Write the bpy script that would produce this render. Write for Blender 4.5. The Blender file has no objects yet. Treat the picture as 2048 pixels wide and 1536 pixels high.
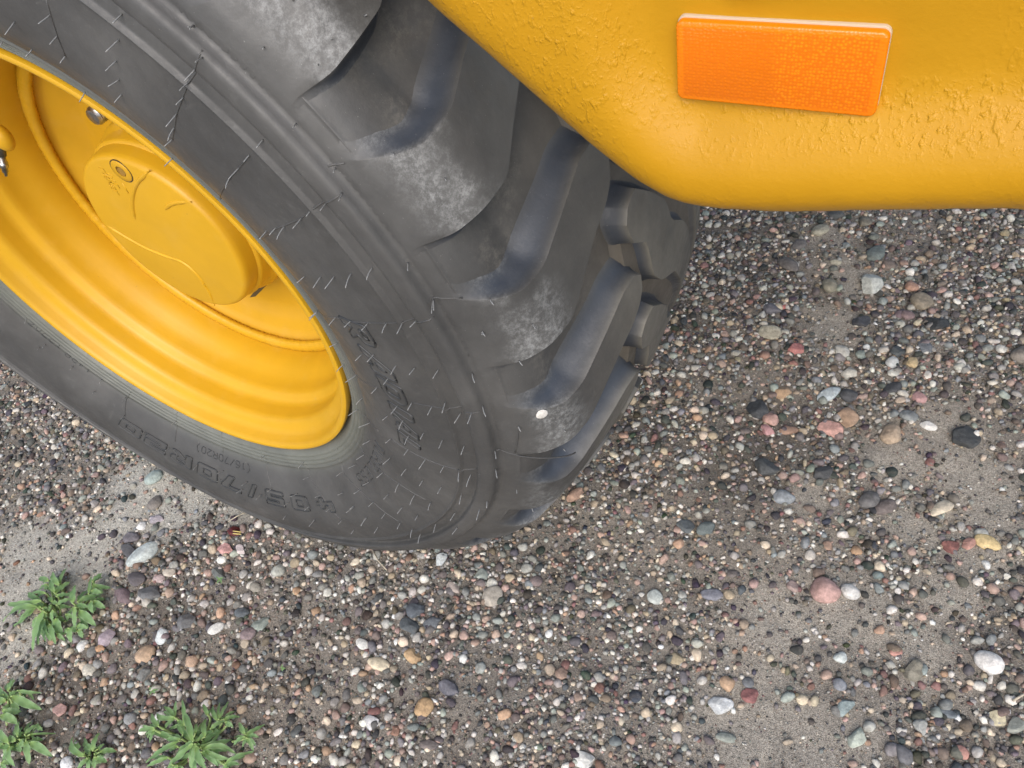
import bpy, math, random
import numpy as np
from mathutils import Matrix, Vector
random.seed(4); rng = np.random.default_rng(7)
D2R = math.pi/180
# ---------------------------------------------------------------- camera, sky, sun, exposure
# World frame: origin on the ground under the middle of the rim's outer flange, +Y away from the vehicle,
# +X along the vehicle, Z up.  The axle runs along Y at AX above the ground.
AX = .5
CAM = np.array([-.75898814, .34089267, .48415747+AX])
CX = np.array([-.87630747, -.22032872, .42841625])     # world X, Y, Z axes seen from the camera (x right, y down, z ahead)
CY = np.array([-.43732642, .73682259, -.51559488])
CZ = np.array([-.20206641, -.63917738, -.7420387])
FPX = 1600.
sc = bpy.context.scene
cd = bpy.data.cameras.new('camera'); cam = bpy.data.objects.new('camera', cd); sc.collection.objects.link(cam)
cd.sensor_width = 36; cd.lens = 36*FPX/2048; cd.clip_start = .01; cd.clip_end = 500
m = Matrix.Identity(4)
for i, ax in enumerate((CX, CY, CZ)):
    m[i][0], m[i][1], m[i][2] = ax[0], -ax[1], -ax[2]
    m[i][3] = CAM[i]
cam.matrix_world = m
sc.camera = cam
SUN_EL, SUN_AZ = 44, -22          # azimuth measured from +Y towards +X
w = bpy.data.worlds.new('World'); sc.world = w; w.use_nodes = True
nt = w.node_tree; bg = nt.nodes['Background']
sky = nt.nodes.new('ShaderNodeTexSky'); sky.sky_type = 'NISHITA'; sky.sun_disc = False
sky.sun_elevation = math.radians(SUN_EL); sky.sun_rotation = math.radians(SUN_AZ)
sky.air_density = 1.0; sky.dust_density = 3.0; sky.ozone_density = 1.0
nt.links.new(sky.outputs[0], bg.inputs[0]); bg.inputs[1].default_value = .15
sl = bpy.data.lights.new('sun', 'SUN'); so = bpy.data.objects.new('sun', sl); sc.collection.objects.link(so)
sl.energy = 1.15; sl.angle = math.radians(50); sl.color = (1, .985, .965)
sd = Vector((math.sin(SUN_AZ*D2R)*math.cos(SUN_EL*D2R), math.cos(SUN_AZ*D2R)*math.cos(SUN_EL*D2R), math.sin(SUN_EL*D2R)))
so.rotation_euler = sd.to_track_quat('Z', 'Y').to_euler(); so.location = (0, 2, 4)
vs = sc.view_settings; vs.view_transform = 'Standard'; vs.look = 'None'; vs.gamma = 1; vs.use_curve_mapping = False
vs.exposure = .62

# ---------------------------------------------------------------- helpers
def ray(u, v):
    d = np.array([(u-1024)/FPX, (v-768)/FPX, 1.])
    return np.array([CX@d, CY@d, CZ@d])
def gp(u, v, z=0.):                 # the point of the level z where this spot of the ground lies
    d = ray(u, v); return CAM + (z-CAM[2])/d[2]*d
def yp(u, v, y):                    # the same on an upright plane parallel to the vehicle's side
    d = ray(u, v); return CAM + (y-CAM[1])/d[1]*d
def link(name, me, mat, parent=None, loc=None):
    o = bpy.data.objects.new(name, me); sc.collection.objects.link(o)
    if mat and not me.materials: me.materials.append(mat)
    if parent: o.parent = parent
    if loc is not None: o.location = loc
    return o
def mesh(name, v, f, smooth=True):
    me = bpy.data.meshes.new(name); v = np.asarray(v, float)
    if isinstance(f, np.ndarray):
        k = f.shape[1]
        me.vertices.add(len(v)); me.vertices.foreach_set('co', v.ravel())
        me.loops.add(f.size); me.loops.foreach_set('vertex_index', f.ravel().astype(np.int32))
        me.polygons.add(len(f)); me.polygons.foreach_set('loop_start', np.arange(0, f.size, k, dtype=np.int32))
        me.update(calc_edges=True)
    else:
        me.from_pydata(v.tolist(), [], f)
    if smooth: me.polygons.foreach_set('use_smooth', np.ones(len(me.polygons), bool))
    me.update(); return me
def colattr(me, col):
    a = me.attributes.new('Col', 'FLOAT_COLOR', 'POINT')
    a.data.foreach_set('color', np.asarray(col, np.float32).ravel())
def gridf(nu, nv, wrap=False):      # quads of an nu x nv grid, row-major; wrap closes u
    i = np.arange(nu if wrap else nu-1)[:, None]; j = np.arange(nv-1)[None]
    a = i*nv+j; b = ((i+1) % nu)*nv+j
    return np.stack([a, b, b+1, a+1], -1).reshape(-1, 4)
def hashn(ix, iy, s):
    h = (ix*374761393 + iy*668265263 + s*2147483647) & 0xffffffff
    h = ((h ^ (h >> 13))*1274126177) & 0xffffffff
    return ((h ^ (h >> 16)) & 0xffff)/65535.
def vnoise(x, y, s=0):
    ix = np.floor(x).astype(np.int64); iy = np.floor(y).astype(np.int64); fx = x-ix; fy = y-iy
    fx = fx*fx*(3-2*fx); fy = fy*fy*(3-2*fy)
    return ((hashn(ix, iy, s)*(1-fx)+hashn(ix+1, iy, s)*fx)*(1-fy)+(hashn(ix, iy+1, s)*(1-fx)+hashn(ix+1, iy+1, s)*fx)*fy)
def fbm(x, y, s=0, o=4):
    t = 0; a = .5
    for k in range(o): t = t+a*vnoise(x*2**k+k*17.3, y*2**k+k*9.1, s+k); a *= .5
    return t/(1-.5**o)
def sst(a, b, x):
    t = np.clip((x-a)/(b-a), 0, 1); return t*t*(3-2*t)
def revolve(prof, n=256, y0=0):     # prof of (radius, y) about the axle
    prof = np.array(prof); a = np.linspace(0, 2*np.pi, n, endpoint=False)
    v = np.stack([np.outer(np.sin(a), prof[:, 0]), np.tile(prof[:, 1], (n, 1))+y0, AX-np.outer(np.cos(a), prof[:, 0])], -1)
    return v.reshape(-1, 3), gridf(n, len(prof), True)
def tube(pts, r, n=6, taper=None, cap=True):
    pts = np.asarray(pts, float); N = len(pts)
    t = np.gradient(pts, axis=0); t /= np.linalg.norm(t, axis=1)[:, None]+1e-12
    ref = np.array([0, 0, 1.]) if abs(t[0][2]) < .8 else np.array([1., 0, 0])
    u = np.cross(t, ref); u /= np.linalg.norm(u, axis=1)[:, None]+1e-12; b = np.cross(t, u)
    a = np.linspace(0, 2*np.pi, n, endpoint=False)
    rr = np.full(N, r) if taper is None else r*np.asarray(taper)
    v = pts[:, None]+rr[:, None, None]*(np.cos(a)[None, :, None]*u[:, None]+np.sin(a)[None, :, None]*b[:, None])
    f = []
    for i in range(N-1):
        for j in range(n):
            k = (j+1) % n; f.append((i*n+j, i*n+k, (i+1)*n+k, (i+1)*n+j))
    if cap: f.append(tuple(range(n))[::-1]); f.append(tuple((N-1)*n+j for j in range(n)))
    return v.reshape(-1, 3).tolist(), f
class MB:
    def __init__(s): s.v = []; s.f = []
    def add(s, v, f):
        o = len(s.v); s.v += [tuple(p) for p in v]; s.f += [tuple(int(i)+o for i in q) for q in f]
    def mesh(s, name, smooth=True): return mesh(name, s.v, s.f, smooth)

# ---------------------------------------------------------------- materials
def nodes(name):
    mt = bpy.data.materials.new(name); mt.use_nodes = True
    n = mt.node_tree; return mt, n, n.nodes['Principled BSDF'], (lambda t: n.nodes.new('ShaderNode'+t)), n.links.new
def math_(N, L, op, a, b=None, clamp=False):
    q = N('Math'); q.operation = op; q.use_clamp = clamp
    for i, x in enumerate((a, b)):
        if x is None: continue
        if isinstance(x, (int, float)): q.inputs[i].default_value = x
        else: L(x, q.inputs[i])
    return q.outputs[0]
def noise(N, L, co, scale, detail=4, rough=.5, dist=0):
    q = N('TexNoise'); q.inputs['Scale'].default_value = scale; q.inputs['Detail'].default_value = detail
    q.inputs['Roughness'].default_value = rough; q.inputs['Distortion'].default_value = dist
    L(co, q.inputs['Vector']); return q.outputs['Fac']
def rng_(N, L, x, a, b, c=0., d=1.):
    q = N('MapRange'); q.interpolation_type = 'SMOOTHSTEP'
    for i, t in enumerate((a, b, c, d)): q.inputs[i+1].default_value = t
    L(x, q.inputs[0]); return q.outputs[0]
def mix(N, L, f, a, b):
    q = N('Mix'); q.data_type = 'RGBA'
    for s, x in ((q.inputs[0], f), (q.inputs[6], a), (q.inputs[7], b)):
        if isinstance(x, (int, float)): s.default_value = x
        elif isinstance(x, tuple): s.default_value = (*x, 1)
        else: L(x, s)
    return q.outputs[2]
def bump(N, L, bs, h, strength, dist, prev=None):
    q = N('Bump'); q.inputs['Strength'].default_value = strength; q.inputs['Distance'].default_value = dist
    L(h, q.inputs['Height'])
    if prev: L(prev, q.inputs['Normal'])
    L(q.outputs[0], bs.inputs['Normal']); return q.outputs[0]

def rubber(name, kind):
    mt, n, bs, N, L = nodes(name)
    tc = N('TexCoord').outputs['Object']; sp = N('SeparateXYZ'); L(tc, sp.inputs[0])
    zc = math_(N, L, 'SUBTRACT', sp.outputs[2], AX)
    rr = math_(N, L, 'SQRT', math_(N, L, 'ADD', math_(N, L, 'MULTIPLY', sp.outputs[0], sp.outputs[0]), math_(N, L, 'MULTIPLY', zc, zc)))
    y = sp.outputs[1]
    n1 = noise(N, L, tc, 9, 5, .6); n2 = noise(N, L, tc, 60, 5, .65); n3 = noise(N, L, tc, 420, 3, .6)
    base = mix(N, L, rng_(N, L, n1, .35, .68), (.055, .055, .054), (.083, .082, .079))
    # brown road dust on the tread, greenish bloom by the bead
    tread = rng_(N, L, y, .0, -.15)
    dustm = math_(N, L, 'MULTIPLY', tread, rng_(N, L, n1, .3, .6, .45, 1.))
    base = mix(N, L, math_(N, L, 'MULTIPLY', dustm, .75), base, (.165, .155, .128) if kind == 'lug' else (.128, .110, .084))
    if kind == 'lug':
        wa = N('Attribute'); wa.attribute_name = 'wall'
        base = mix(N, L, math_(N, L, 'MULTIPLY', wa.outputs['Fac'], .88), base, (.032, .041, .058))  # unworn darker lug walls; blue sky sheen is painted into this colour
    bead = rng_(N, L, rr, .318, .292)
    base = mix(N, L, math_(N, L, 'MULTIPLY', bead, .7), base, (.165, .175, .148))
    # pale scuffs: fine crossing scratches on the shoulders and in the channels
    mp = N('Mapping'); mp.inputs['Rotation'].default_value = (0, .6, 0); mp.inputs['Scale'].default_value = (1, .7, .8); L(tc, mp.inputs[0])
    s1 = noise(N, L, mp.outputs[0], 190, 9, .85, .0); s2 = noise(N, L, tc, 17, 3, .5)
    if kind == 'lug':
        band = math_(N, L, 'MULTIPLY', rng_(N, L, y, -.045, -.002), rng_(N, L, y, .027, .006))
        zone = math_(N, L, 'MULTIPLY', band, rng_(N, L, s2, .36, .62))
    else:
        band = math_(N, L, 'MULTIPLY', rng_(N, L, y, -.14, -.04), rng_(N, L, y, .010, -.015))
        zone = math_(N, L, 'MULTIPLY', band, rng_(N, L, s2, .38, .64))
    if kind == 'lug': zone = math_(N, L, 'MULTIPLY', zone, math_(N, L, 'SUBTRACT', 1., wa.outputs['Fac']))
    sc_ = math_(N, L, 'MULTIPLY', zone, rng_(N, L, s1, .42, .66, .12, 1.))
    col = mix(N, L, math_(N, L, 'MULTIPLY', sc_, .8 if kind == 'lug' else .5), base, (.33, .34, .34) if kind == 'lug' else (.26, .24, .205))
    # faint grime smears on the side
    tone = rng_(N, L, noise(N, L, tc, 5.5, 6, .72, .6), .3, .72, .80, 1.2)
    hv = N('HueSaturation'); L(col, hv.inputs['Color']); L(tone, hv.inputs['Value']); col = hv.outputs[0]
    st_ = rng_(N, L, noise(N, L, tc, 130, 8, .8, .1), .54, .70)
    pt_ = rng_(N, L, noise(N, L, tc, 10, 4, .6), .48, .66)
    col = mix(N, L, math_(N, L, 'MULTIPLY', math_(N, L, 'MULTIPLY', st_, pt_), .30), col, (.19, .19, .185))
    sm = math_(N, L, 'MULTIPLY', rng_(N, L, noise(N, L, tc, 24, 6, .7, 2), .58, .75), rng_(N, L, y, .02, .03))
    col = mix(N, L, math_(N, L, 'MULTIPLY', sm, .22), col, (.17, .17, .165))
    spk = rng_(N, L, noise(N, L, tc, 900, 1, .5), .77, .80)
    col = mix(N, L, math_(N, L, 'MULTIPLY', spk, .5), col, (.3, .3, .28))
    L(col, bs.inputs['Base Color'])
    L(rng_(N, L, n2, .3, .7, .42, .62), bs.inputs['Roughness'])
    bs.inputs['Specular IOR Level'].default_value = .55
    h = math_(N, L, 'ADD', math_(N, L, 'MULTIPLY', n2, .6), math_(N, L, 'MULTIPLY', n3, .35))
    bump(N, L, bs, h, .35, .0012)
    return mt
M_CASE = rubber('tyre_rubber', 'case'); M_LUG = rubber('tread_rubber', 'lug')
def plain(name, col, rough=.5, metal=0, spec=.5, nz=None, coat=0):
    mt, n, bs, N, L = nodes(name)
    bs.inputs['Base Color'].default_value = (*col, 1); bs.inputs['Roughness'].default_value = rough
    bs.inputs['Metallic'].default_value = metal; bs.inputs['Specular IOR Level'].default_value = spec
    bs.inputs['Coat Weight'].default_value = coat
    if nz:
        tc = N('TexCoord').outputs['Object']; f = noise(N, L, tc, nz[0], 4, .6)
        L(mix(N, L, rng_(N, L, f, .3, .7), tuple(c*nz[1] for c in col), tuple(min(1, c*nz[2]) for c in col)), bs.inputs['Base Color'])
        bump(N, L, bs, f, .3, nz[3])
    return mt
M_HAIR = plain('rubber_vent', (.22, .225, .225), .35, spec=.7)
M_STRIPE = plain('rubber_mark', (.035, .037, .038), .45)
def paint(name, kind):
    mt, n, bs, N, L = nodes(name)
    tc = N('TexCoord').outputs['Object']
    n1 = noise(N, L, tc, 14, 4, .6)
    col = mix(N, L, rng_(N, L, n1, .3, .7), *(((.45, .225, .005), (.49, .248, .007)) if kind == 'panel' else ((.55, .308, .012), (.60, .335, .014))))
    bs.inputs['Specular IOR Level'].default_value = .35
    spk = rng_(N, L, noise(N, L, tc, 260, 2, .5), .76, .79)
    col = mix(N, L, math_(N, L, 'MULTIPLY', spk, .5), col, (.25, .14, .04))
    bs.inputs['Coat Weight'].default_value = .12; bs.inputs['Coat Roughness'].default_value = .45
    if kind == 'panel':
        sp = N('SeparateXYZ'); L(tc, sp.inputs[0])
        # orange-peel paint: small raised blobs and runs, in patches
        mp = N('Mapping'); mp.inputs['Scale'].default_value = (1, 1, .6); L(tc, mp.inputs[0])
        b1 = noise(N, L, mp.outputs[0], 330, 2, .5, .1); b2 = noise(N, L, tc, 520, 2, .5, .1)
        blob = rng_(N, L, b1, .50, .76); blob2 = rng_(N, L, b2, .5, .75)
        zone = rng_(N, L, noise(N, L, tc, 11, 3, .6, .5), .40, .60)
        fr = N('Attribute'); fr.attribute_name = 'rough_zone'
        zone = math_(N, L, 'MULTIPLY', math_(N, L, 'ADD', math_(N, L, 'MULTIPLY', zone, .42), .42), fr.outputs['Fac'])
        h = math_(N, L, 'ADD', math_(N, L, 'MULTIPLY', blob, zone), math_(N, L, 'MULTIPLY', math_(N, L, 'MULTIPLY', blob2, zone), .3))
        h = math_(N, L, 'ADD', h, math_(N, L, 'MULTIPLY', noise(N, L, tc, 430, 2, .5), .16))
        bump(N, L, bs, h, .8, .0009)
        bs.inputs['Roughness'].default_value = .44; bs.inputs['Specular IOR Level'].default_value = .25
        ed = N('Attribute'); ed.attribute_name = 'edge_dust'
        e2 = math_(N, L, 'MULTIPLY', ed.outputs['Fac'], rng_(N, L, noise(N, L, tc, 130, 4, .7), .3, .62))
        col = mix(N, L, math_(N, L, 'MULTIPLY', e2, .45), col, (.33, .22, .11))
    else:
        bs.inputs['Roughness'].default_value = .40
        d = noise(N, L, tc, 30, 5, .6)
        rb = math_(N, L, 'MULTIPLY', rng_(N, L, noise(N, L, tc, 150, 8, .8, .3), .60, .68), rng_(N, L, noise(N, L, tc, 11, 3, .6), .62, .72))
        col = mix(N, L, math_(N, L, 'MULTIPLY', rb, .6), col, (.36, .30, .22))
        col = mix(N, L, math_(N, L, 'MULTIPLY', rng_(N, L, d, .5, .8), .16), col, (.62, .40, .12))
        bump(N, L, bs, noise(N, L, tc, 340, 2, .5), .12, .0006)
    L(col, bs.inputs['Base Color'])
    return mt
M_PAINT = paint('yellow_paint', 'rim'); M_PANEL = paint('yellow_panel_paint', 'panel')
M_STEEL = plain('zinc_steel', (.42, .42, .42), .35, 1, nz=(300, .7, 1.15, .0005))
M_GREASY = plain('dark_steel', (.10, .095, .08), .45, .6)
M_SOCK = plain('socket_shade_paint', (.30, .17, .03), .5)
M_HOLE = plain('dark_recess', (.03, .022, .012), .8)
M_FRAME = plain('dark_chassis_paint', (.03, .03, .032), .5, nz=(20, .7, 1.4, .001))

def m_reflector():
    mt, n, bs, N, L = nodes('amber_reflector_lens')
    tc = N('TexCoord').outputs['Object']; sp = N('SeparateXYZ'); L(tc, sp.inputs[0])
    x, z = sp.outputs[0], sp.outputs[2]
    # corner-cube cells in a hexagonal net under a clear amber skin
    v = N('TexVoronoi'); v.inputs['Scale'].default_value = 640; v.inputs['Randomness'].default_value = .45
    cv = N('CombineXYZ'); L(x, cv.inputs[0]); L(z, cv.inputs[2]); L(cv.outputs[0], v.inputs['Vector'])
    cell = rng_(N, L, v.outputs['Distance'], .15, .62)
    half = rng_(N, L, x, .002, -.002)          # the two halves of the lens have cells tilted differently
    c1 = mix(N, L, cell, (.74, .178, .0002), (.70, .155, .0002))
    c2 = mix(N, L, cell, (.84, .235, .0015), (.72, .155, .0002))
    col = mix(N, L, half, c1, c2)
    rim = math_(N, L, 'MAXIMUM', rng_(N, L, math_(N, L, 'ABSOLUTE', x), .0395, .0405), rng_(N, L, math_(N, L, 'ABSOLUTE', z), .0158, .0166))
    col = mix(N, L, rim, col, (.80, .20, .0006))
    L(col, bs.inputs['Base Color']); bs.inputs['Roughness'].default_value = .22
    bs.inputs['Coat Weight'].default_value = .25; bs.inputs['Coat Roughness'].default_value = .2
    bump(N, L, bs, cell, .35, .0003)
    return mt
M_REFL = m_reflector()
M_REFB = plain('reflector_backing', (.50, .40, .28), .4)

def m_stone(name='stone'):
    mt, n, bs, N, L = nodes(name)
    at = N('Attribute'); at.attribute_name = 'Col'
    tc = N('TexCoord').outputs['Object']
    n1 = noise(N, L, tc, 160, 5, .7); n2 = noise(N, L, tc, 900, 3, .6); n3 = noise(N, L, tc, 45, 3, .6, 1.)
    c = N('HueSaturation'); L(at.outputs['Color'], c.inputs['Color'])
    L(rng_(N, L, n1, .25, .75, .66, 1.28), c.inputs['Value'])
    sp = rng_(N, L, n2, .62, .72); col = mix(N, L, math_(N, L, 'MULTIPLY', sp, .3), c.outputs[0], (.45, .44, .42))
    col = mix(N, L, math_(N, L, 'MULTIPLY', rng_(N, L, n3, .52, .72), .35), col, (.15, .125, .1))
    L(col, bs.inputs['Base Color']); bs.inputs['Roughness'].default_value = .72
    bs.inputs['Specular IOR Level'].default_value = .35
    bump(N, L, bs, math_(N, L, 'ADD', n1, math_(N, L, 'MULTIPLY', n2, .5)), .8, .0020)
    return mt
M_STONE = m_stone()
def m_soil():
    mt, n, bs, N, L = nodes('sandy_soil')
    at = N('Attribute'); at.attribute_name = 'Col'
    tc = N('TexCoord').outputs['Object']
    n1 = noise(N, L, tc, 900, 4, .7); n2 = noise(N, L, tc, 260, 5, .7); n3 = noise(N, L, tc, 30, 4, .6)
    c = N('HueSaturation'); L(at.outputs['Color'], c.inputs['Color'])
    L(math_(N, L, 'MULTIPLY', rng_(N, L, n1, .3, .72, .5, 1.5), rng_(N, L, n2, .3, .7, .72, 1.22)), c.inputs['Value'])
    v = N('TexVoronoi'); v.inputs['Scale'].default_value = 620; L(tc, v.inputs['Vector'])
    g = rng_(N, L, v.outputs['Distance'], .42, .2)
    sel = N('SeparateColor'); L(v.outputs['Color'], sel.inputs[0])
    pal = N('ValToRGB'); pal.color_ramp.interpolation = 'CONSTANT'
    for i, (p, cc) in enumerate(((0, (.10, .085, .07)), (.25, (.34, .30, .25)), (.4, (.05, .05, .05)), (.55, (.45, .42, .38)), (.68, (.36, .22, .17)), (.78, (.2, .18, .16)))):
        e = pal.color_ramp.elements[i] if i < 2 else pal.color_ramp.elements.new(p)
        e.position = p; e.color = (*cc, 1)
    L(sel.outputs[0], pal.inputs[0])
    col = mix(N, L, math_(N, L, 'MULTIPLY', g, .55), c.outputs[0], pal.outputs[0])
    L(col, bs.inputs['Base Color']); bs.inputs['Roughness'].default_value = .95; bs.inputs['Specular IOR Level'].default_value = .15
    h = math_(N, L, 'ADD', math_(N, L, 'ADD', math_(N, L, 'MULTIPLY', n1, .5), n2), math_(N, L, 'MULTIPLY', g, .5))
    bump(N, L, bs, h, .8, .0025)
    return mt
M_SOIL = m_soil()
def m_leaf():
    mt, n, bs, N, L = nodes('weed_leaf')
    uv = N('UVMap'); sp = N('SeparateXYZ'); L(uv.outputs[0], sp.inputs[0])
    tc = N('TexCoord').outputs['Object']; oi = N('ObjectInfo')
    ed = math_(N, L, 'ABSOLUTE', math_(N, L, 'SUBTRACT', sp.outputs[0], .5))
    col = mix(N, L, noise(N, L, tc, 90, 3, .6), (.155, .29, .115), (.22, .38, .15))
    col = mix(N, L, math_(N, L, 'MULTIPLY', oi.outputs['Random'], .45), col, (.28, .43, .18))
    col = mix(N, L, math_(N, L, 'MULTIPLY', rng_(N, L, sp.outputs[1], .35, .0), .55), col, (.30, .46, .10))
    col = mix(N, L, math_(N, L, 'MULTIPLY', rng_(N, L, ed, .40, .5), .55), col, (.42, .52, .38))
    col = mix(N, L, math_(N, L, 'MULTIPLY', rng_(N, L, ed, .045, .0), .4), col, (.26, .40, .17))
    spk = rng_(N, L, noise(N, L, tc, 330, 2, .5), .70, .74)
    col = mix(N, L, math_(N, L, 'MULTIPLY', spk, .5), col, (.36, .42, .12))
    L(col, bs.inputs['Base Color']); bs.inputs['Roughness'].default_value = .55
    bs.inputs['Subsurface Weight'].default_value = .0
    tr = N('BsdfTranslucent'); L(col, tr.inputs[0]); mx = N('MixShader'); mx.inputs[0].default_value = .28
    out = n.nodes['Material Output']; L(bs.outputs[0], mx.inputs[1]); L(tr.outputs[0], mx.inputs[2]); L(mx.outputs[0], out.inputs[0])
    bump(N, L, bs, noise(N, L, tc, 300, 3, .6), .3, .0008)
    return mt
M_LEAF = m_leaf()
M_STEM = plain('weed_stem', (.30, .40, .15), .6)
M_STRAW = plain('dry_straw', (.48, .42, .32), .8, nz=(200, .7, 1.2, .0004))
M_DROP = plain('dried_white_splash', (.62, .60, .56), .8, nz=(500, .8, 1.1, .0006))

# ---------------------------------------------------------------- ground
BARE = [(300,985,.05),(235,1040,.06),(160,1105,.07),(70,1160,.06),(0,1205,.08),(395,1000,.045),(180,1170,.05),(330,1040,.045),(250,960,.04),(60,1090,.06),(1500,1440,.07),(1640,1500,.07),(1780,900,.05),(1960,1100,.04),(1560,1250,.05),(1720,1240,.06),(1830,1060,.04),(480,1010,.04),(350,945,.03),
        (1930,935,.05),(1885,850,.04),(1985,1010,.05),(1650,480,.04),(1700,560,.05),(1670,650,.05),(1850,1300,.05),(1500,1480,.05),(1720,1460,.05),
        (1900,1190,.04),(30,1300,.05),(1620,1000,.03)]
FINE = [(1100,1330,.10),(1180,1450,.09),(1480,1080,.05),(1280,1130,.08),(1380,1230,.06),(1200,1250,.10),(1150,1060,.07),(1250,1400,.09),(1050,1250,.05),(950,1350,.06),(1300,1000,.05),(1120,1160,.07),(1330,1130,.05)]
DARK = [(150,1400,.07),(330,1260,.05),(240,1460,.06),(1250,720,.05),(1480,950,.07),(1560,860,.07),(1300,870,.05),(1480,1430,.04),(1440,560,.06),(470,1060,.03),(1660,860,.05),(1350,620,.04)]
def patch(lst, x, y, soft=1.0):
    t = np.zeros_like(x)
    for u, v, r in lst:
        c = gp(u, v); t = np.maximum(t, np.exp(-(((x-c[0])**2+(y-c[1])**2)/(r*r*(1.25 if lst is BARE else 1)))*soft))
    return t
def gh(x, y):
    x = np.asarray(x, float); y = np.asarray(y, float)
    h = (fbm(x*5+40, y*5+40, 3, 3)-.5)*.022+(fbm(x*28+40, y*28+40, 5, 3)-.5)*.006
    c = gp(330, 945); h = h+.010*np.exp(-((x-c[0])**2+(y-c[1])**2)/.06**2)      # sand pushed up beside the tyre
    h = h*sst(3, 1.5, np.hypot(x, y))
    t = np.exp(-(x/.16)**2)*sst(.12, .03, y)*sst(-.5, -.42, y)                 # settled bed under the tyre
    return h*(1-t)+t*.001
def axis(lo, hi, c0, c1, st):
    a = [c0]
    s = st
    while a[-1] < c1: a.append(a[-1]+st)
    while a[-1] < hi: s *= 1.35; a.append(min(a[-1]+s, hi))
    b = []; p = c0; s = st
    while p > lo: s *= 1.35; p = max(p-s, lo); b.append(p)
    return np.array(b[::-1]+a)
gx = axis(-60, 60, -1.3, 1.3, .0072); gy = axis(-60, 60, -1.3, .6, .0072)
X, Y = np.meshgrid(gx, gy, indexing='ij'); Z = gh(X, Y)+(fbm(X*120, Y*120, 9, 2)-.5)*.0035
bare = patch(BARE, X, Y); dark = patch(DARK, X, Y)
bn = fbm(X*9, Y*9, 21, 4); br = np.clip(bare*1.2*(.5+bn), 0, 1); dk = np.clip(dark*1.3*(.4+bn)+sst(.52, .7, fbm(X*6+9, Y*6, 31, 4))*.5, 0, 1)
c0 = np.array([.275, .247, .208]); c1 = np.array([.50, .478, .415]); c2 = np.array([.115, .103, .090])
c1 = np.array([.41, .372, .312])+(c1-np.array([.41, .372, .312]))*sst(-.35, .1, X)[..., None]
col = c0+(c1-c0)*br[..., None]; col = col+(c2-col)*(dk*(1-br*.8))[..., None]*.55
me = mesh('ground', np.stack([X, Y, Z], -1).reshape(-1, 3), gridf(len(gx), len(gy)))
colattr(me, np.concatenate([col.reshape(-1, 3), np.ones((col.size//3, 1))], 1))
g = link('ground', me, M_SOIL); g['kind'] = 'structure'

# ---------------------------------------------------------------- stones
def ico(sub):
    t = (1+5**.5)/2
    v = [(-1,t,0),(1,t,0),(-1,-t,0),(1,-t,0),(0,-1,t),(0,1,t),(0,-1,-t),(0,1,-t),(t,0,-1),(t,0,1),(-t,0,-1),(-t,0,1)]
    v = [np.array(p)/np.linalg.norm(p) for p in v]
    f = [(0,11,5),(0,5,1),(0,1,7),(0,7,10),(0,10,11),(1,5,9),(5,11,4),(11,10,2),(10,7,6),(7,1,8),(3,9,4),(3,4,2),(3,2,6),(3,6,8),(3,8,9),(4,9,5),(2,4,11),(6,2,10),(8,6,7),(9,8,1)]
    for _ in range(sub):
        mid = {}; nf = []
        def md(a, b):
            k = (min(a, b), max(a, b))
            if k not in mid: p = v[a]+v[b]; v.append(p/np.linalg.norm(p)); mid[k] = len(v)-1
            return mid[k]
        for a, b, c in f:
            x, y, z = md(a, b), md(b, c), md(c, a); nf += [(a, x, z), (b, y, x), (c, z, y), (x, y, z)]
        f = nf
    return np.array(v), np.array(f)
def facet(v, k, hard, r):
    if hard: k = k+4
    nn = r.normal(size=(k, 3)); nn /= np.linalg.norm(nn, axis=1)[:, None]; dd = r.uniform(.52, .9, k) if hard else r.uniform(.62, .98, k)
    q = np.maximum(v@nn.T, 1e-3)/dd                     # >1 beyond a plane
    p = 6 if not hard else 30
    s = (1+(q**p).sum(1))**(-1/p)
    return v*s[:, None]
OCT = (np.array([(1,0,0),(-1,0,0),(0,1,0),(0,-1,0),(0,0,1),(0,0,-1)], float), np.array([(0,2,4),(2,1,4),(1,3,4),(3,0,4),(2,0,5),(1,2,5),(3,1,5),(0,3,5)]))
def gravel(sub, pos, size, colr, ang, r):
    V, F = ico(sub) if sub >= 0 else OCT
    if sub < 0: V = V*1.2
    nv = len(V); protos = [facet(V, r.integers(5, 11), r.random() < ang, r) for _ in range(28)]
    protos = np.array(protos); n = len(pos)
    P = protos[r.integers(0, 28, n)]
    s = np.stack([np.ones(n), r.uniform(.6, 1, n), r.uniform(.42, .8, n)], 1)*size[:, None]
    P = P*s[:, None]
    a = r.uniform(0, 2*np.pi, n); tl = r.normal(0, .3, n); ca, sa = np.cos(a), np.sin(a); ct, st = np.cos(tl), np.sin(tl)
    y = P[..., 1]*ct[:, None]-P[..., 2]*st[:, None]; z = P[..., 1]*st[:, None]+P[..., 2]*ct[:, None]; x = P[..., 0]
    P = np.stack([x*ca[:, None]-y*sa[:, None], x*sa[:, None]+y*ca[:, None], z], -1)+pos[:, None]
    Fm = F[None]+(np.arange(n)*nv)[:, None, None]
    me = mesh('gravel', P.reshape(-1, 3), Fm.reshape(-1, 3), smooth=sub > 0)
    colattr(me, np.repeat(np.concatenate([colr, np.ones((n, 1))], 1), nv, axis=0))
    return me
def srgb(c): c = np.array(c)/255.; return np.where(c < .04, c/12.92, ((c+.055)/1.055)**2.4)
PAL = [((112,114,115),16),((80,82,84),17),((60,61,63),13),((150,152,150),13),((192,190,184),10),((208,208,203),5),((178,140,126),8),((140,92,82),4),
       ((172,152,122),8),((178,135,100),3),((140,155,147),6),((115,98,84),9),((112,102,108),6),((196,178,150),6),((120,132,140),5)]
pc = np.array([srgb(p[0]) for p in PAL]); pw = np.array([p[1] for p in PAL], float); pw /= pw.sum()
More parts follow.
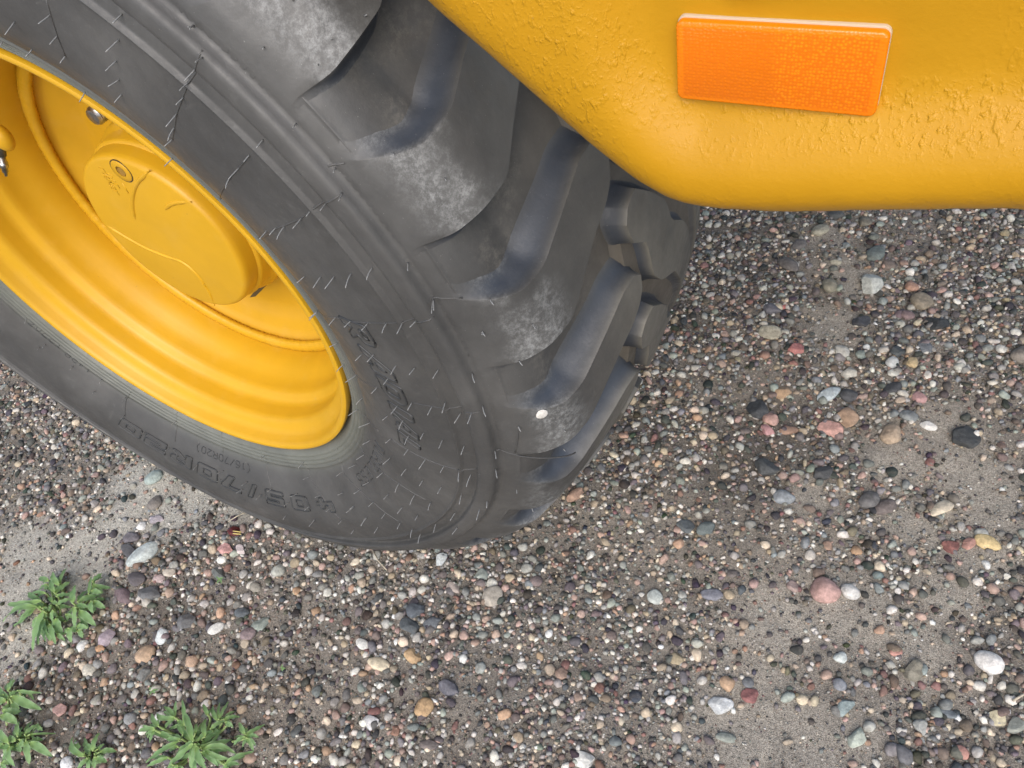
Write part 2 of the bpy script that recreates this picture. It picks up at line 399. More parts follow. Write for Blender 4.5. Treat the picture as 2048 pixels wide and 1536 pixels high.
def pcol(n, r):
    c = pc[r.choice(len(pc), n, p=pw)]; g_ = c.mean(1, keepdims=True); c = g_*np.array([1.02, 1.0, .97])+(c-g_)*.55; return np.clip(c*r.uniform(.85, 1.4, (n, 1))*np.array([1.03, 1., .95])+r.normal(0, .008, (n, 3)), .01, .8)
def scatter(n, r, mode):
    x = r.uniform(-1.3, 1.45, n); y = r.uniform(-1.3, .6, n)
    d = np.stack([x, y, np.zeros(n)], 1)-CAM
    q = d@np.stack([CX, CY, CZ])
    u = FPX*q[:, 0]/q[:, 2]+1024; v = FPX*q[:, 1]/q[:, 2]+768
    out = np.maximum(np.maximum(-u, u-2048), np.maximum(-v, v-1536))
    near = np.where(out < 50, 1., np.where(out < 500, .16, .03))
    hid = (x > -.26)&(x < .30)&(y < -.05)&(y > -.34)
    behind = (v < 380)&(u > 700)
    p = near*np.where(hid, .08, 1)*np.where(behind, .2, 1)
    ba = np.clip(patch(BARE, x, y)*1.15, 0, 1); fi = patch(FINE, x, y)
    nz = fbm(x*7+3, y*7, 51, 3)
    if mode == 'tiny': dens = (1-.40*ba)*(.6+.55*nz)
    elif mode == 'fine': dens = (1-.9*ba)*(.5+.6*sst(.35, .62, nz))*(1+.2*fi)
    else: dens = (1-.95*ba)*(1-.72*np.clip(fi*1.2, 0, 1))*(.40+.75*sst(.36, .6, nz))
    k = r.random(n) < p*dens
    return x[k], y[k]
r1 = np.random.default_rng(11)
x, y = scatter(175000, r1, 'tiny'); n = len(x); s = r1.uniform(.0008, .0021, n)
pos = np.stack([x, y, gh(x, y)+s*.25], 1)
G1 = gravel(-1, pos, s, pcol(n, r1)*.95, 0, r1); nt1 = n
x, y = scatter(135000, r1, 'fine'); n = len(x); s = .0022+.0036*r1.random(n)**1.3
G2 = gravel(0, np.stack([x, y, gh(x, y)+s*.27], 1), s, pcol(n, r1), .65, r1); nt2 = n
x, y = scatter(56000, r1, 'mid'); n = len(x); s = .0044+.0054*r1.random(n)**2.0
# keep the mid gravel apart so that it lies side by side instead of sinking into one another
cell = {}; keep = []
for i in np.argsort(-s):
    cx, cy = int(x[i]//.012), int(y[i]//.012); ok = True
    for a in (-1, 0, 1):
        for b in (-1, 0, 1):
            for j in cell.get((cx+a, cy+b), ()):
                if (x[i]-x[j])**2+(y[i]-y[j])**2 < ((s[i]+s[j])*.68)**2: ok = False
    if ok: cell.setdefault((cx, cy), []).append(i); keep.append(i)
x, y, s = x[keep], y[keep], s[keep]; n = len(x)
G3 = gravel(1, np.stack([x, y, gh(x, y)+s*.20], 1), s, pcol(n, r1), .8, r1)
print('gravel counts', nt1, nt2, n)
for me, nm, in ((G1, 'coarse_sand'), (G2, 'fine_gravel'), (G3, 'gravel')):
    o = link(nm, me, M_STONE); o['kind'] = 'stuff'
del G1, G2, G3
V4, F4 = ico(3)
#  centre px, end of the long half axis px (offset), short/long ratio, angular?, colour, label
W_, LG, GR, DG, PK, RD, TN, OR, GN, BR, PU, BK = (214,212,206),(186,188,184),(140,143,143),(92,95,98),(206,158,144),(146,88,80),(190,164,124),(202,150,98),(150,170,160),(132,112,96),(128,116,126),(62,64,66)
STONES = [
(1651,1177,30,4,.84,0,(196,150,140),'large pink rounded stone touching a smaller white one'),
(1703,1179,21,3,.72,0,W_,'white knobbly stone just right of the large pink stone'),
(1979,1323,29,3,.74,0,(226,222,216),'smooth white egg-shaped stone near the right edge'),
(1976,1082,24,14,.52,0,(220,190,120),'yellow flat oval stone below the bare sandy patch'),
(1905,1088,20,7,.62,1,RD,'dark red angular stone left of the yellow oval one'),
(1938,1084,13,-9,.7,1,(190,135,118),'salmon stone between the dark red and yellow stones'),
(1888,1010,20,-16,.55,0,(216,200,170),'cream stone with an orange end on bare sand'),
(1784,861,20,-10,.9,0,(186,160,130),'round tan stone beside a grey chip on the right'),
(1818,827,18,7,.55,0,(140,146,146),'smooth grey pointed oval stone on the sandy slope'),
(1858,846,17,7,.5,1,W_,'white angular chip right of the smooth grey oval'),
(1933,872,28,10,.75,1,(72,76,78),'dark charcoal lump of rock at the right'),
(1661,852,27,4,.55,1,(206,150,135),'pink and white mottled flat stone'),
(1698,829,18,12,.75,1,(176,142,112),'brown angular stone above the pink mottled one'),
(1543,830,15,12,.75,1,(196,150,135),'pale pink stone with a rusty top'),
(1535,854,16,3,.66,1,(196,138,138),'pink cherty stone under the pale pink one'),
(1577,854,21,0,.4,0,(168,130,105),'flat brown stone right of the pink cherty stone'),
(1660,783,23,-9,.45,0,(178,192,196),'long pale blue-grey stone beside a dark oval one'),
(1699,787,18,5,.6,0,(78,80,84),'dark slate oval stone right of the pale blue one'),
(1515,812,25,6,.7,1,(74,78,82),'big charcoal stone with a rough top'),
(1564,778,15,9,.75,1,(186,150,110),'ochre stone with a burnt orange top'),
(1540,662,21,8,.62,0,(186,178,152),'smooth beige oval stone left of the red one'),
(1592,695,15,-6,.75,1,(176,104,98),'red stone right of the smooth beige oval'),
(1544,616,18,3,.55,0,(112,110,118),'purple grey oval stone by a small red chip'),
(1568,608,11,-4,.4,1,(190,104,96),'thin red chip touching the purple grey oval'),
(1741,571,19,-12,.8,1,(188,192,184),'pale cream and grey angular stone high on the right'),
(1657,572,14,8,.8,0,(146,140,118),'olive beige round stone on the bare patch'),
(1753,511,17,-11,.65,0,(112,124,120),'green-grey smooth oval stone below the panel'),
(1775,532,13,5,.7,0,(132,116,104),'brown banded oval stone under the green-grey one'),
(1825,572,14,2,.7,0,(200,148,118),'peach coloured rounded stone among dark gravel'),
(1842,603,13,14,.9,0,(150,136,112),'upright beige half-buried pebble right of centre'),
(1640,466,15,-8,.55,0,(176,170,146),'cream striped stone right under the panel edge'),
(1597,492,14,-5,.6,0,(112,108,106),'dull grey oval pebble near the panel edge'),
(1577,532,16,12,.55,0,(112,106,102),'long brown-grey stone sloping down to the right'),
(1672,528,12,1,.42,0,(178,172,150),'small flat cream oval lying alone on sand'),
(1732,446,13,-4,.7,0,(134,128,112),'olive grey stone almost under the yellow panel'),
(1672,434,15,-4,.55,0,(92,96,96),'dark green-grey stone in the shade of the panel'),
(1700,741,18,-3,.55,1,(190,186,172),'pale cream blunt stone on the bare middle patch'),
(1682,700,18,4,.6,1,(186,184,174),'cream wedge stone above the blunt cream one'),
(1722,708,11,0,.85,0,(148,162,152),'small round green-grey pebble right of the wedge'),
(1724,645,18,-4,.62,1,(72,74,80),'dark rounded stone with a pale chip beside it'),
(1793,705,16,3,.7,1,(84,90,92),'dark speckled stone above a white square one'),
(1783,726,14,0,.8,0,(196,198,194),'white square-shaped pebble next to a gold one'),
(1823,727,14,3,.8,0,(204,176,122),'gold yellow round pebble beside the white square'),
(1787,747,12,2,.6,0,(206,204,192),'small white oval pebble under the white square'),
(1787,775,18,-9,.55,0,(74,76,80),'black slate oval lying below the gold pebble'),
(1838,792,17,6,.6,1,(190,140,138),'pink angular stone on the sandy edge'),
(1814,631,14,5,.55,0,(132,108,108),'mauve flat stone near a dark rough lump'),
(1874,650,22,12,.65,1,(66,70,72),'dark rough lump right of the mauve stone'),
(1848,694,14,12,.6,1,(120,126,132),'blue-grey shard standing out of fine gravel'),
(1921,730,13,4,.8,0,(190,190,176),'pale round pebble at the edge of the gravel'),
(2003,697,12,0,.7,0,(204,202,192),'small off-white egg pebble by the right edge'),
(2042,712,18,12,.8,0,(140,130,118),'large brown-grey stone cut by the right edge'),
(1568,995,22,-3,.6,0,(134,142,148),'smooth blue-grey stone with a flat face'),
(1741,993,17,-13,.8,0,(112,110,110),'dark grey round stone left of a longer one'),
(1772,1006,23,-8,.55,0,(118,106,102),'long brown-grey stone right of the round grey one'),
(1531,938,27,4,.7,1,(82,86,88),'broad charcoal stone in the dark gravel'),
(1644,943,21,4,.85,1,(78,80,82),'rough dark stone with a blocky outline'),
(1371,1055,19,5,.7,1,(92,100,104),'blue charcoal stone lower right of the tyre'),
(1411,1061,20,-4,.7,1,(100,112,112),'green charcoal stone beside the blue charcoal one'),
(1423,1188,23,2,.52,0,(128,130,142),'lavender grey smooth stone with a tan chip'),
(1311,1190,15,6,.85,0,(178,186,180),'pale grey-green round stone left of the lavender one'),
(1587,1170,12,6,.85,1,(168,142,134),'dusty pink blocky pebble near the large pink stone'),
(1351,1314,16,9,.7,1,(188,168,128),'sandy yellow angular stone below centre right'),
(1456,1364,16,8,.8,0,(200,160,120),'orange cream pebble left of a ring-marked one'),
(1496,1361,12,2,.85,0,(112,116,120),'round grey pebble with a dark centre pit'),
(1502,1388,19,9,.72,1,(158,96,92),'brick red angular stone under the grey ring pebble'),
(1440,1405,25,-8,.72,1,(210,214,214),'white crystalline angular rock left of the red one'),
(1683,1312,15,0,.78,0,(196,206,202),'pale mint white stone on open grit'),
(1792,1298,14,2,.78,0,(206,142,126),'salmon pink round pebble alone on grit'),
(1828,1337,13,20,.9,1,(142,136,118),'tall olive brown stone standing in the grit'),
(1690,1413,14,-16,.75,1,(146,164,162),'blue-green triangular chip near the bottom'),
(1715,1473,15,-17,.85,1,(172,182,166),'pale green triangular chip below the blue-green one'),
(1843,1452,14,12,.8,1,(158,160,154),'grey square-edged stone bottom right'),
(1809,1506,19,12,.8,0,(110,110,114),'dark purple grey rounded stone at the bottom'),
(1921,1499,21,9,.6,0,(206,142,124),'coral pink flat oval stone bottom right'),
(1997,1430,18,13,.7,1,(220,206,162),'cream yellow angular chip bottom right'),
(2035,1447,20,-9,.75,1,(150,154,142),'grey-green block at the lower right edge'),
(1901,1421,19,6,.5,0,(120,130,136),'two-tone blue slate flat stone'),
(1450,1471,22,4,.5,0,(142,150,140),'flat green-grey leaf-shaped stone at the bottom'),
(1165,1518,20,6,.8,1,(222,222,214),'bright white blocky stone at the bottom centre'),
(1124,1345,14,4,.85,0,(160,130,110),'brown tear-shaped pebble on fine grit'),
(984,1190,20,-9,.88,0,(178,168,152),'large beige heart-shaped stone below the tyre'),
(962,1148,11,-8,.9,1,(140,150,142),'green-grey wedge above the beige heart stone'),
(756,1326,21,8,.62,0,(222,206,170),'cream oval stone with ochre blotches'),
(722,1284,11,9,.8,0,(204,204,196),'upright pale pebble above the cream oval'),
(824,1312,14,12,.8,1,(198,160,108),'ochre yellow split stone right of the cream oval'),
(850,1417,12,-18,.8,0,(190,152,100),'long golden brown pebble in grey gravel'),
(744,1446,18,8,.82,1,(206,206,206),'white and grey marbled stone low in the middle'),
(900,1378,19,11,.75,1,(104,104,114),'dark violet grey stone left of fine grit'),
(830,1220,13,-13,.8,1,(92,100,108),'slate blue wedge of rock below the tyre'),
(864,1246,18,-7,.6,1,(100,106,112),'slate blue flat rock right of the wedge'),
(818,1252,14,14,.85,1,(90,98,102),'dark slate rock under the slate wedge'),
(882,1117,8,-12,.75,1,(196,204,204),'pale blue-white chip right below the tyre'),
(906,1173,13,8,.7,0,(186,168,156),'pinkish beige flat pebble with a tail'),
(1072,1160,13,3,.8,0,(132,114,112),'mauve brown round pebble near two pink chips'),
(860,1490,20,4,.55,0,(120,110,106),'brown-grey flat stone near the lower middle'),
(286,1110,30,-22,.42,0,(186,198,196),'long pale blue-white stone below the sandy patch'),
(259,1102,11,16,.75,1,(92,92,96),'dark grey rock leaning on the long pale stone'),
(258,1074,16,4,.7,1,(120,114,120),'purple grey rock above the dark leaning one'),
(310,958,18,-9,.5,0,(160,178,172),'mint grey flat stone on sand beside the tyre'),
(308,1004,9,-14,.7,0,(128,120,112),'dull brown stone half buried in sand by the tyre'),
(308,1036,14,3,.62,1,(178,168,176),'pale violet angular stone under the half-buried one'),
(449,1097,13,10,.85,1,(206,146,138),'rose pink angular stone left of a pink-white one'),
(480,1098,8,8,.8,1,(214,196,192),'pink-white small block right of the rose pink stone'),
(338,1143,12,3,.75,0,(196,184,166),'cream lumpy pebble left of a tyre-side pink stone'),
(318,1157,11,2,.8,1,(190,164,160),'dusty pink pebble above the plant'),
(273,1158,16,8,.85,0,(98,92,96),'round dark stone with a pale ring by the weed'),
(245,1192,17,10,.8,0,(124,104,110),'glossy purple-brown stone beside the weed'),
(212,1272,19,-8,.65,1,(178,160,172),'violet white quartz chip right under the weed'),
(198,1295,13,-4,.5,1,(190,142,96),'orange brown flake below the quartz chip'),
(162,1290,12,-4,.7,0,(206,208,204),'white pebble below the leafy weed'),
(287,1306,19,-4,.82,0,(196,162,126),'caramel and white rounded stone lower left'),
(320,1269,14,-4,.95,0,(210,220,220),'bluish white round stone above the caramel one'),
(379,1318,11,-9,.8,0,(194,158,126),'tan egg-shaped pebble right of the caramel stone'),
(176,1338,10,-12,.75,0,(200,196,178),'cream almond-shaped pebble on dark soil'),
(301,1187,20,9,.72,1,(110,112,114),'rough grey stone in dark soil'),
(370,1240,18,-5,.75,1,(112,114,116),'blocky dark grey stone near the left'),
(428,1253,17,-8,.5,0,(206,206,200),'long white knobbly stone left of a green-grey wedge'),
(515,1247,19,-12,.5,1,(140,152,142),'green-grey pointed wedge of rock'),
(480,1224,14,4,.85,0,(106,116,122),'round steel blue pebble in loose gravel'),
(509,1171,12,2,.8,0,(150,144,130),'olive beige round pebble above the steel blue one'),
(557,1138,15,-5,.7,0,(178,180,168),'pale olive round stone below the tyre left'),
(493,1265,16,-3,.75,0,(144,124,126),'mauve stone under the green-grey wedge'),
(120,1422,16,-4,.75,1,(196,150,140),'red stone with a white crust in the lower left'),
(259,1435,12,-9,.7,0,(140,144,146),'grey oval pebble on dark soil near the bottom'),
(135,1530,12,-10,.85,0,(232,236,240),'glossy white pebble cut by the bottom edge'),
(285,1348,15,-5,.75,1,(128,130,126),'grey angular stone right of a pointed white chip'),
(1150,988,17,-10,.55,1,(176,138,112),'tan flat stone tucked against the tyre'),
(438,1145,11,10,.8,1,(108,114,110),'dark greenish stone behind the tiny seedling'),
]
for k, (u, v, du, dv, ratio, ang, colr, lab) in enumerate(STONES):
    r = np.random.default_rng(100+k); c = gp(u, v, .004); e = gp(u+du, v+dv, .004); L_ = np.linalg.norm((e-c)[:2])*1.04
    # the short half axis, measured across the long one
    nrm = np.hypot(du, dv); f = gp(u-dv/nrm*nrm*ratio, v+du/nrm*nrm*ratio, .004); Wd = np.linalg.norm((f-c)[:2])*1.04
    P = facet(V4, 7 if ang else 5, bool(ang), r)
    P = P/np.abs(P).max(0)
    lump = 1+.09*(fbm(V4[:, 0]*1.6+k*3.1+9, V4[:, 1]*1.6+V4[:, 2]*1.3+9, k, 3)-.5)*2
    P = P*lump[:, None]
    Hh = min(L_, Wd)*r.uniform(.55, .75)
    P = P*np.array([L_, Wd, Hh]); a = math.atan2(e[1]-c[1], e[0]-c[0]); ca, sa = math.cos(a), math.sin(a)
    P = np.stack([P[:, 0]*ca-P[:, 1]*sa, P[:, 0]*sa+P[:, 1]*ca, P[:, 2]], 1)
    me = mesh('stone', P, F4)
    if ang: me.set_sharp_from_angle(angle=math.radians(20))
    base = srgb(colr); base = base.mean()*np.array([1.01, 1, .98])+(base-base.mean())*.72; base = base*.95; blot = sst(.5, .62, fbm(V4[:, 0]*1.4+k+5, V4[:, 1]*1.4+V4[:, 2]+5, k+3, 3))[:, None]
    alt = base*np.array(r.choice([.72, 1.0, 1.18]))
    cc = base*(1-blot*.7)+alt*blot*.7
    colattr(me, np.concatenate([np.clip(cc, 0, .85), np.ones((len(cc), 1))], 1))
    z0 = float(gh(np.array([c[0]]), np.array([c[1]]))[0])
    o = link('stone', me, M_STONE, None, (c[0], c[1], z0+Hh*.30))
    o['label'] = lab; o['category'] = 'stone'; o['group'] = 'larger stones lying in the gravel'
# ---------------------------------------------------------------- tyre surface
# outer profile (radius, y): bead, side, rib, shoulder, tread crown, far shoulder and far side
def _prof():
    p = [(.262,-.030),(.272,-.016),(.2815,-.008),(.2855,.001)]
    r = .2885
    for k in range(4):
        yb = .0045+(r-.2885)*.42
        p += [(r, yb+.0009), (r+.0014, yb+.0006+.0012), (r+.0030, yb+.0006+.0012), (r+.0042, yb+.0004)]; r += .0052
    p += [(.3115,.0140),(.322,.0203),(.335,.0268),(.350,.0320),(.365,.0355),(.380,.0378),(.395,.0391),(.410,.0397),(.422,.0399),(.4325,.0398),
          (.4338,.0398),(.4347,.0426),(.4360,.0426),(.4371,.0393),(.4440,.0375),(.4496,.0352),(.4512,.0356),(.4530,.0411),(.4543,.0422),(.4600,.0420),(.4664,.0408),(.4686,.0388),(.4702,.0330),(.4722,.0304)]
    p += [(.4770,.0300),(.4830,.0277),(.4871,.0260),(.4877,.0263),(.4884,.0262),(.4889,.0251),(.4950,.0213),(.5020,.0160),(.5090,.0098),(.5150,.0035),(.5195,-.0020),(.5230,-.0075),(.5260,-.016),(.5295,-.030),(.5330,-.050),(.5375,-.080),
          (.5412,-.110),(.5440,-.145),(.5450,-.175),(.5445,-.205),(.5432,-.240),(.5412,-.270),(.5385,-.300),(.5350,-.322),(.5295,-.337),(.520,-.348),(.509,-.360),(.495,-.371),(.472,-.384),(.44,-.391),(.39,-.391),(.34,-.381),(.30,-.362),(.272,-.335),(.262,-.320)]
    return np.array(p)
PROF = _prof()
SEG = np.concatenate([[0], np.cumsum(np.hypot(*np.diff(PROF, axis=0).T))])
IB = 43                                  # index where the lug region starts, just outside the rib
def sy(y):                               # arc position on the crown or near shoulder for a given y
    k0 = int(np.argmax(PROF[:, 0] > .4722)); a = slice(k0-1, len(PROF)-8)
    return np.interp(-np.asarray(y, float), -PROF[a, 1], SEG[a])
def sr(r):                               # arc position on the near side for a given radius
    a = slice(3, int(np.argmax(PROF[:, 0] > .525)))
    return np.interp(r, PROF[a, 0], SEG[a])
_tan = np.gradient(PROF, SEG, axis=0); _tan /= np.linalg.norm(_tan, axis=1)[:, None]
NRM = np.stack([-_tan[:, 1], _tan[:, 0]], 1)       # outward normal in (r, y)
_k = [int(np.argmax(PROF[:, 0] > r)) for r in (.4723, .5290)]; _e = int(np.argmax(PROF[:, 1] < -.315)); _z = int(np.argmax(PROF[:, 1] < -.385))
_an = np.interp(SEG, [SEG[_k[0]], SEG[_k[1]], SEG[_e], SEG[_z]], np.radians([62, 8, -8, -80]))      # direction in which the channels are cut
SM = np.stack([np.cos(_an), np.sin(_an)], 1)
def GD(s):                               # depth of the channels between the lugs
    a, b = SEG[[int(np.argmax(PROF[:, 0] > .4722)), int(np.argmax((PROF[:, 1] < -.0299)&(PROF[:, 0] > .5)))]]
    e0, e1 = SEG[-16], SEG[-9]
    t = np.clip((s-a)/(b-a), 0, 1); t1 = np.clip((s-a-.017)/(b-a-.017), 0, 1); u = np.clip((e1-s)/(e1-e0), 0, 1)
    return .027*(t*t*(3-2*t))*(1-.22*np.clip((s-.335)/.06, 0, 1)-.38*np.clip((s-.47)/.09, 0, 1))*np.minimum(1, u)
def TS(phi, s, dep=0.):                  # world position; phi from straight down towards -X
    phi = np.asarray(phi, float); s = np.asarray(s, float)
    r = np.interp(s, SEG, PROF[:, 0]); y = np.interp(s, SEG, PROF[:, 1])
    nr = np.interp(s, SEG, SM[:, 0]); ny = np.interp(s, SEG, SM[:, 1]); q = np.hypot(nr, ny)
    r0 = r.copy() if hasattr(r, 'copy') else r
    r = r-nr/q*dep; y = y-ny/q*dep
    pd = (phi+np.pi) % (2*np.pi)-np.pi; ad = np.abs(pd)
    d1 = .0375*np.exp(-(pd/math.radians(40))**2)*np.clip((r0-.28)/.25, 0, 1)
    e = .017/(1+np.exp((ad-math.radians(63))/math.radians(7)))*(1-.9*np.exp(-(pd/math.radians(26))**2))
    wy = np.clip((y+.13)/.12, 0, 1); wr = np.clip((r0-.32)/.09, 0, 1)*(1-.35*np.clip((r0-.475)/.03, 0, 1))
    d1 = d1+e*wy*wy*(3-2*wy)*wr*wr*(3-2*wr)
    y = y+.012*np.exp(-(pd/math.radians(42))**2)*np.exp(-((r0-.40)/.06)**2)*(y > -.1)
    r = r-d1
    return np.stack([-r*np.sin(phi), y+0*r, np.maximum(AX-r*np.cos(phi), -.001)], -1)
HAIRS = [(1.7251,0.072),(1.7748,0.128),(1.7789,0.1502),(1.7787,0.17),(1.783,0.1916),(1.7859,0.2122),(1.7961,0.2356),(1.5955,0.072),(1.4748,0.045),(1.4672,0.055),(1.6579,0.1311),(1.6805,0.152),(1.66,0.1718),(1.6671,0.1927),(1.6672,0.219),(1.4814,0.0847),(1.6044,0.1532),(1.5319,0.1272),(1.0703,0.022),(1.3229,0.0737),(1.5386,0.169),(1.4956,0.1474),(1.5785,0.2119),(1.5486,0.1908),(1.2054,0.0563),(1.5454,0.2218),(1.5714,0.2424),(1.4137,0.1272),(1.4418,0.1491),(1.2325,0.0865),(1.4254,0.1703),(1.3781,0.1511),(1.4314,0.1906),(1.4338,0.2165),(1.2887,0.1239),(1.1041,0.0865),(1.3032,0.1478),(1.1688,0.1234),(1.3026,0.1683),(0.969,0.0855),(0.8472,0.0856),(1.3131,0.1886),(1.1846,0.147),(1.0319,0.12),(1.3265,0.2063),(1.3169,0.2204),(1.8186,0.2571),(1.7419,0.2806),(1.6599,0.2567),(1.5804,0.2539),(0.7028,0.0846),(1.513,0.2797),(1.4672,0.3168),(1.4078,0.3163),(1.4444,0.254),(1.3819,0.2523),(1.2882,0.2753),(1.2306,0.3542),(1.1257,0.3692),(1.2472,0.2467),(1.209,0.2151),(1.1948,0.2428),(1.0891,0.2197),(1.202,0.1894),(1.1814,0.1691),(0.887,0.1134),(1.0623,0.1457),(1.0685,0.1692),(0.9457,0.1441),(1.0823,0.1879),(0.9394,0.1699),(0.8126,0.1413),(0.7739,0.1156),(0.6602,0.1379),(0.9546,0.189),(0.8303,0.1868),(0.6937,0.1613),(0.8196,0.1652),(0.9617,0.2151),(1.0374,0.237),(0.6893,0.1832),(0.842,0.2016),(0.8269,0.2195),(1.1835,0.2987),(-0.634,0.0514),(-0.6482,0.0776),(-0.6335,0.0942),(-0.6209,0.1098),(-0.5066,0.0996),(-0.5142,0.1173),(-0.3814,0.0617),(-0.3827,0.0811),(-0.37,0.1025),(-0.3901,0.1195),(-0.2549,0.0839),(-0.2385,0.1086),(-0.2436,0.1232),(-0.116,0.0534),(0.0147,0.0852),(-0.1093,0.1121),(0.0226,0.1148),(-0.1248,0.1303),(0.1463,0.0588),(0.1452,0.0856),(0.1635,0.1136),(-0.0091,0.1319),(0.0958,0.1297),(0.322,0.1128),(0.4229,0.06),(0.3262,0.0809),(0.4311,0.0852),(0.4787,0.1112),(0.2526,0.1305),(0.375,0.1323),(0.504,0.1346),(0.6381,0.1112),(0.1952,0.1608),(0.3637,0.1589),(0.528,0.1599),(0.6851,0.1617),(0.67,0.1355),(0.54,0.1823),(-1.1704,0.0376),(-1.1729,0.0651),(-1.0436,0.0847),(-1.0503,0.0961),(-0.9044,0.086),(-0.9042,0.0422),(-0.7768,0.0749),(-0.7727,0.0907),(-0.7744,0.1008),(-0.6365,0.0471),(2.5907,0.136),(2.495,0.1706),(2.4901,0.1536),(2.4857,0.1349),(2.3764,0.2197),(2.374,0.1953),(2.3761,0.1737),(2.371,0.1559),(2.3679,0.1388),(2.2907,0.2589),(2.2596,0.2482),(2.2608,0.2364),(2.2641,0.2127),(2.2627,0.1918),(2.2635,0.1706),(2.5981,0.1039),(2.7478,0.0708),(2.7576,0.0465),(2.5299,0.0554),(2.5307,0.045),(2.2594,0.1534),(2.2574,0.1349),(2.1447,0.2203),(2.1429,0.1956),(2.1403,0.1741),(2.1396,0.1557),(2.2702,0.0549),(2.0032,0.0458),(2.0209,0.1326),(2.0216,0.1505),(2.0282,0.2516),(2.0243,0.2231),(2.0269,0.2055),(2.0206,0.1877),(2.0184,0.1626),(2.2224,0.3125),(2.1682,0.3134),(2.1598,0.2977),(2.2141,0.2818),(2.2896,0.2586),(2.1305,0.2596),(2.0576,0.2591),(2.0309,0.2972),(1.9691,0.3136),(2.1611,0.3375),(1.9016,0.2188),(1.8992,0.1916),(1.8966,0.1706),(1.8986,0.1543),(1.8961,0.1287),(1.8924,0.2579),(1.7366,0.0458),(1.7104,0.045),(1.7123,0.0651),(1.821,0.2581),(1.7404,0.2799),(1.7887,0.2963),(1.717,0.3155),(1.6638,0.2961)]
SEAMS = [[(2.265,0.2515),(2.2608,0.2364),(2.2641,0.2127),(2.2635,0.1706),(2.2594,0.1534),(2.2574,0.1349)],[(2.0282,0.2516),(2.0269,0.2055),(2.0206,0.1877),(2.0199,0.1474),(1.9798,0.0486)],[(2.4959,0.1826),(2.4857,0.1349)],[(2.1429,0.1956),(2.1403,0.1741),(2.1396,0.1557),(2.1203,0.071)],[(1.7251,0.072),(1.7748,0.128),(1.7787,0.17),(1.7859,0.2122),(1.7967,0.2517)],[(1.4492,0.0501),(1.4814,0.0847),(1.5319,0.1272)],[(1.5386,0.169),(1.5486,0.1908),(1.5714,0.2424),(1.5741,0.25)],[(1.2013,0.0568),(1.2325,0.0865),(1.2542,0.1029)],[(0.9572,0.0621),(0.969,0.0855),(1.0319,0.12),(1.0623,0.1457),(1.0786,0.1828)],[(0.7526,0.0473),(0.7013,0.0851),(0.7739,0.1156),(0.8126,0.1413),(0.8303,0.1868)],[(0.1463,0.0588),(0.1452,0.0856),(0.1635,0.1136)],[(0.4229,0.06),(0.4311,0.0852),(0.4787,0.1112),(0.528,0.1599)],[(-0.1254,0.0384),(-0.1227,0.0579),(-0.1171,0.0831)],[(-0.386,0.042),(-0.3814,0.0617),(-0.37,0.1025)],[(-0.634,0.0514),(-0.6425,0.0822),(-0.6189,0.1092)],[(1.2887,0.1239),(1.3026,0.1683),(1.3131,0.1886),(1.3548,0.2368)],[(2.0657,0.256),(2.0561,0.2678)],[(1.8245,0.2565),(1.8086,0.2796)],[(1.4414,0.2552),(1.3654,0.3314)],[(1.513,0.2797),(1.4319,0.2724)]]
import bmesh
# ---------------------------------------------------------------- the vehicle: one thing; tyre, rim, hub cover, side panel, reflector are its parts
veh = bpy.data.objects.new('construction_vehicle', None); sc.collection.objects.link(veh)
veh['label'] = 'yellow construction vehicle with a big black lugged tyre and an orange side reflector'; veh['category'] = 'construction vehicle'
# casing
aph = np.concatenate([np.arange(-115, 150, .8), np.arange(150, 245, 2.5)])*D2R
sA = []
for i in range(len(SEG)-1):
    k = max(1, int((SEG[i+1]-SEG[i])/(.0022 if .415 < PROF[i, 0] < .50 and PROF[i, 1] > 0 else .006))); sA += list(SEG[i]+(SEG[i+1]-SEG[i])*np.arange(k)/k)
sA = np.array(sA+[SEG[-1]])
PH, S_ = np.meshgrid(aph, sA, indexing='ij')
dep = GD(S_)
V = TS(PH, S_, dep).reshape(-1, 3)
me = mesh('tyre', V, gridf(len(aph), len(sA), True)[:, ::-1]); tyre = link('tyre', me, M_CASE, veh)
# lugs
PITCH = 360/26
NA = [(.0340,95.3),(.027,95.6),(.0116,95.1),(-.005,95.4),(-.033,95.9),(-.056,98.0),(-.0816,100.0),(-.106,101.2),(-.121,102.4),(-.128,103.8)]
NB = [(.0340,104.7),(.0252,103.4),(.0107,102.1),(-.0006,101.7),(-.026,102.2),(-.0515,103.7),(-.078,105.1),(-.0975,106.1),(-.118,106.3),(-.128,105.4)]
FA = [(-.1226,97.6),(-.1254,95.4),(-.146,93.9),(-.1514,89.4),(-.169,87.0),(-.2077,84.6),(-.24,80),(-.275,74),(-.297,66),(-.315,60),(-.338,57),(-.36,56)]
FB = [(-.1300,98.8),(-.146,99.6),(-.17,97.4),(-.194,94.6),(-.202,91.6),(-.2335,88.9),(-.25,86.5),(-.277,80),(-.300,72.5),(-.316,68),(-.338,65.5),(-.36,64.5)]
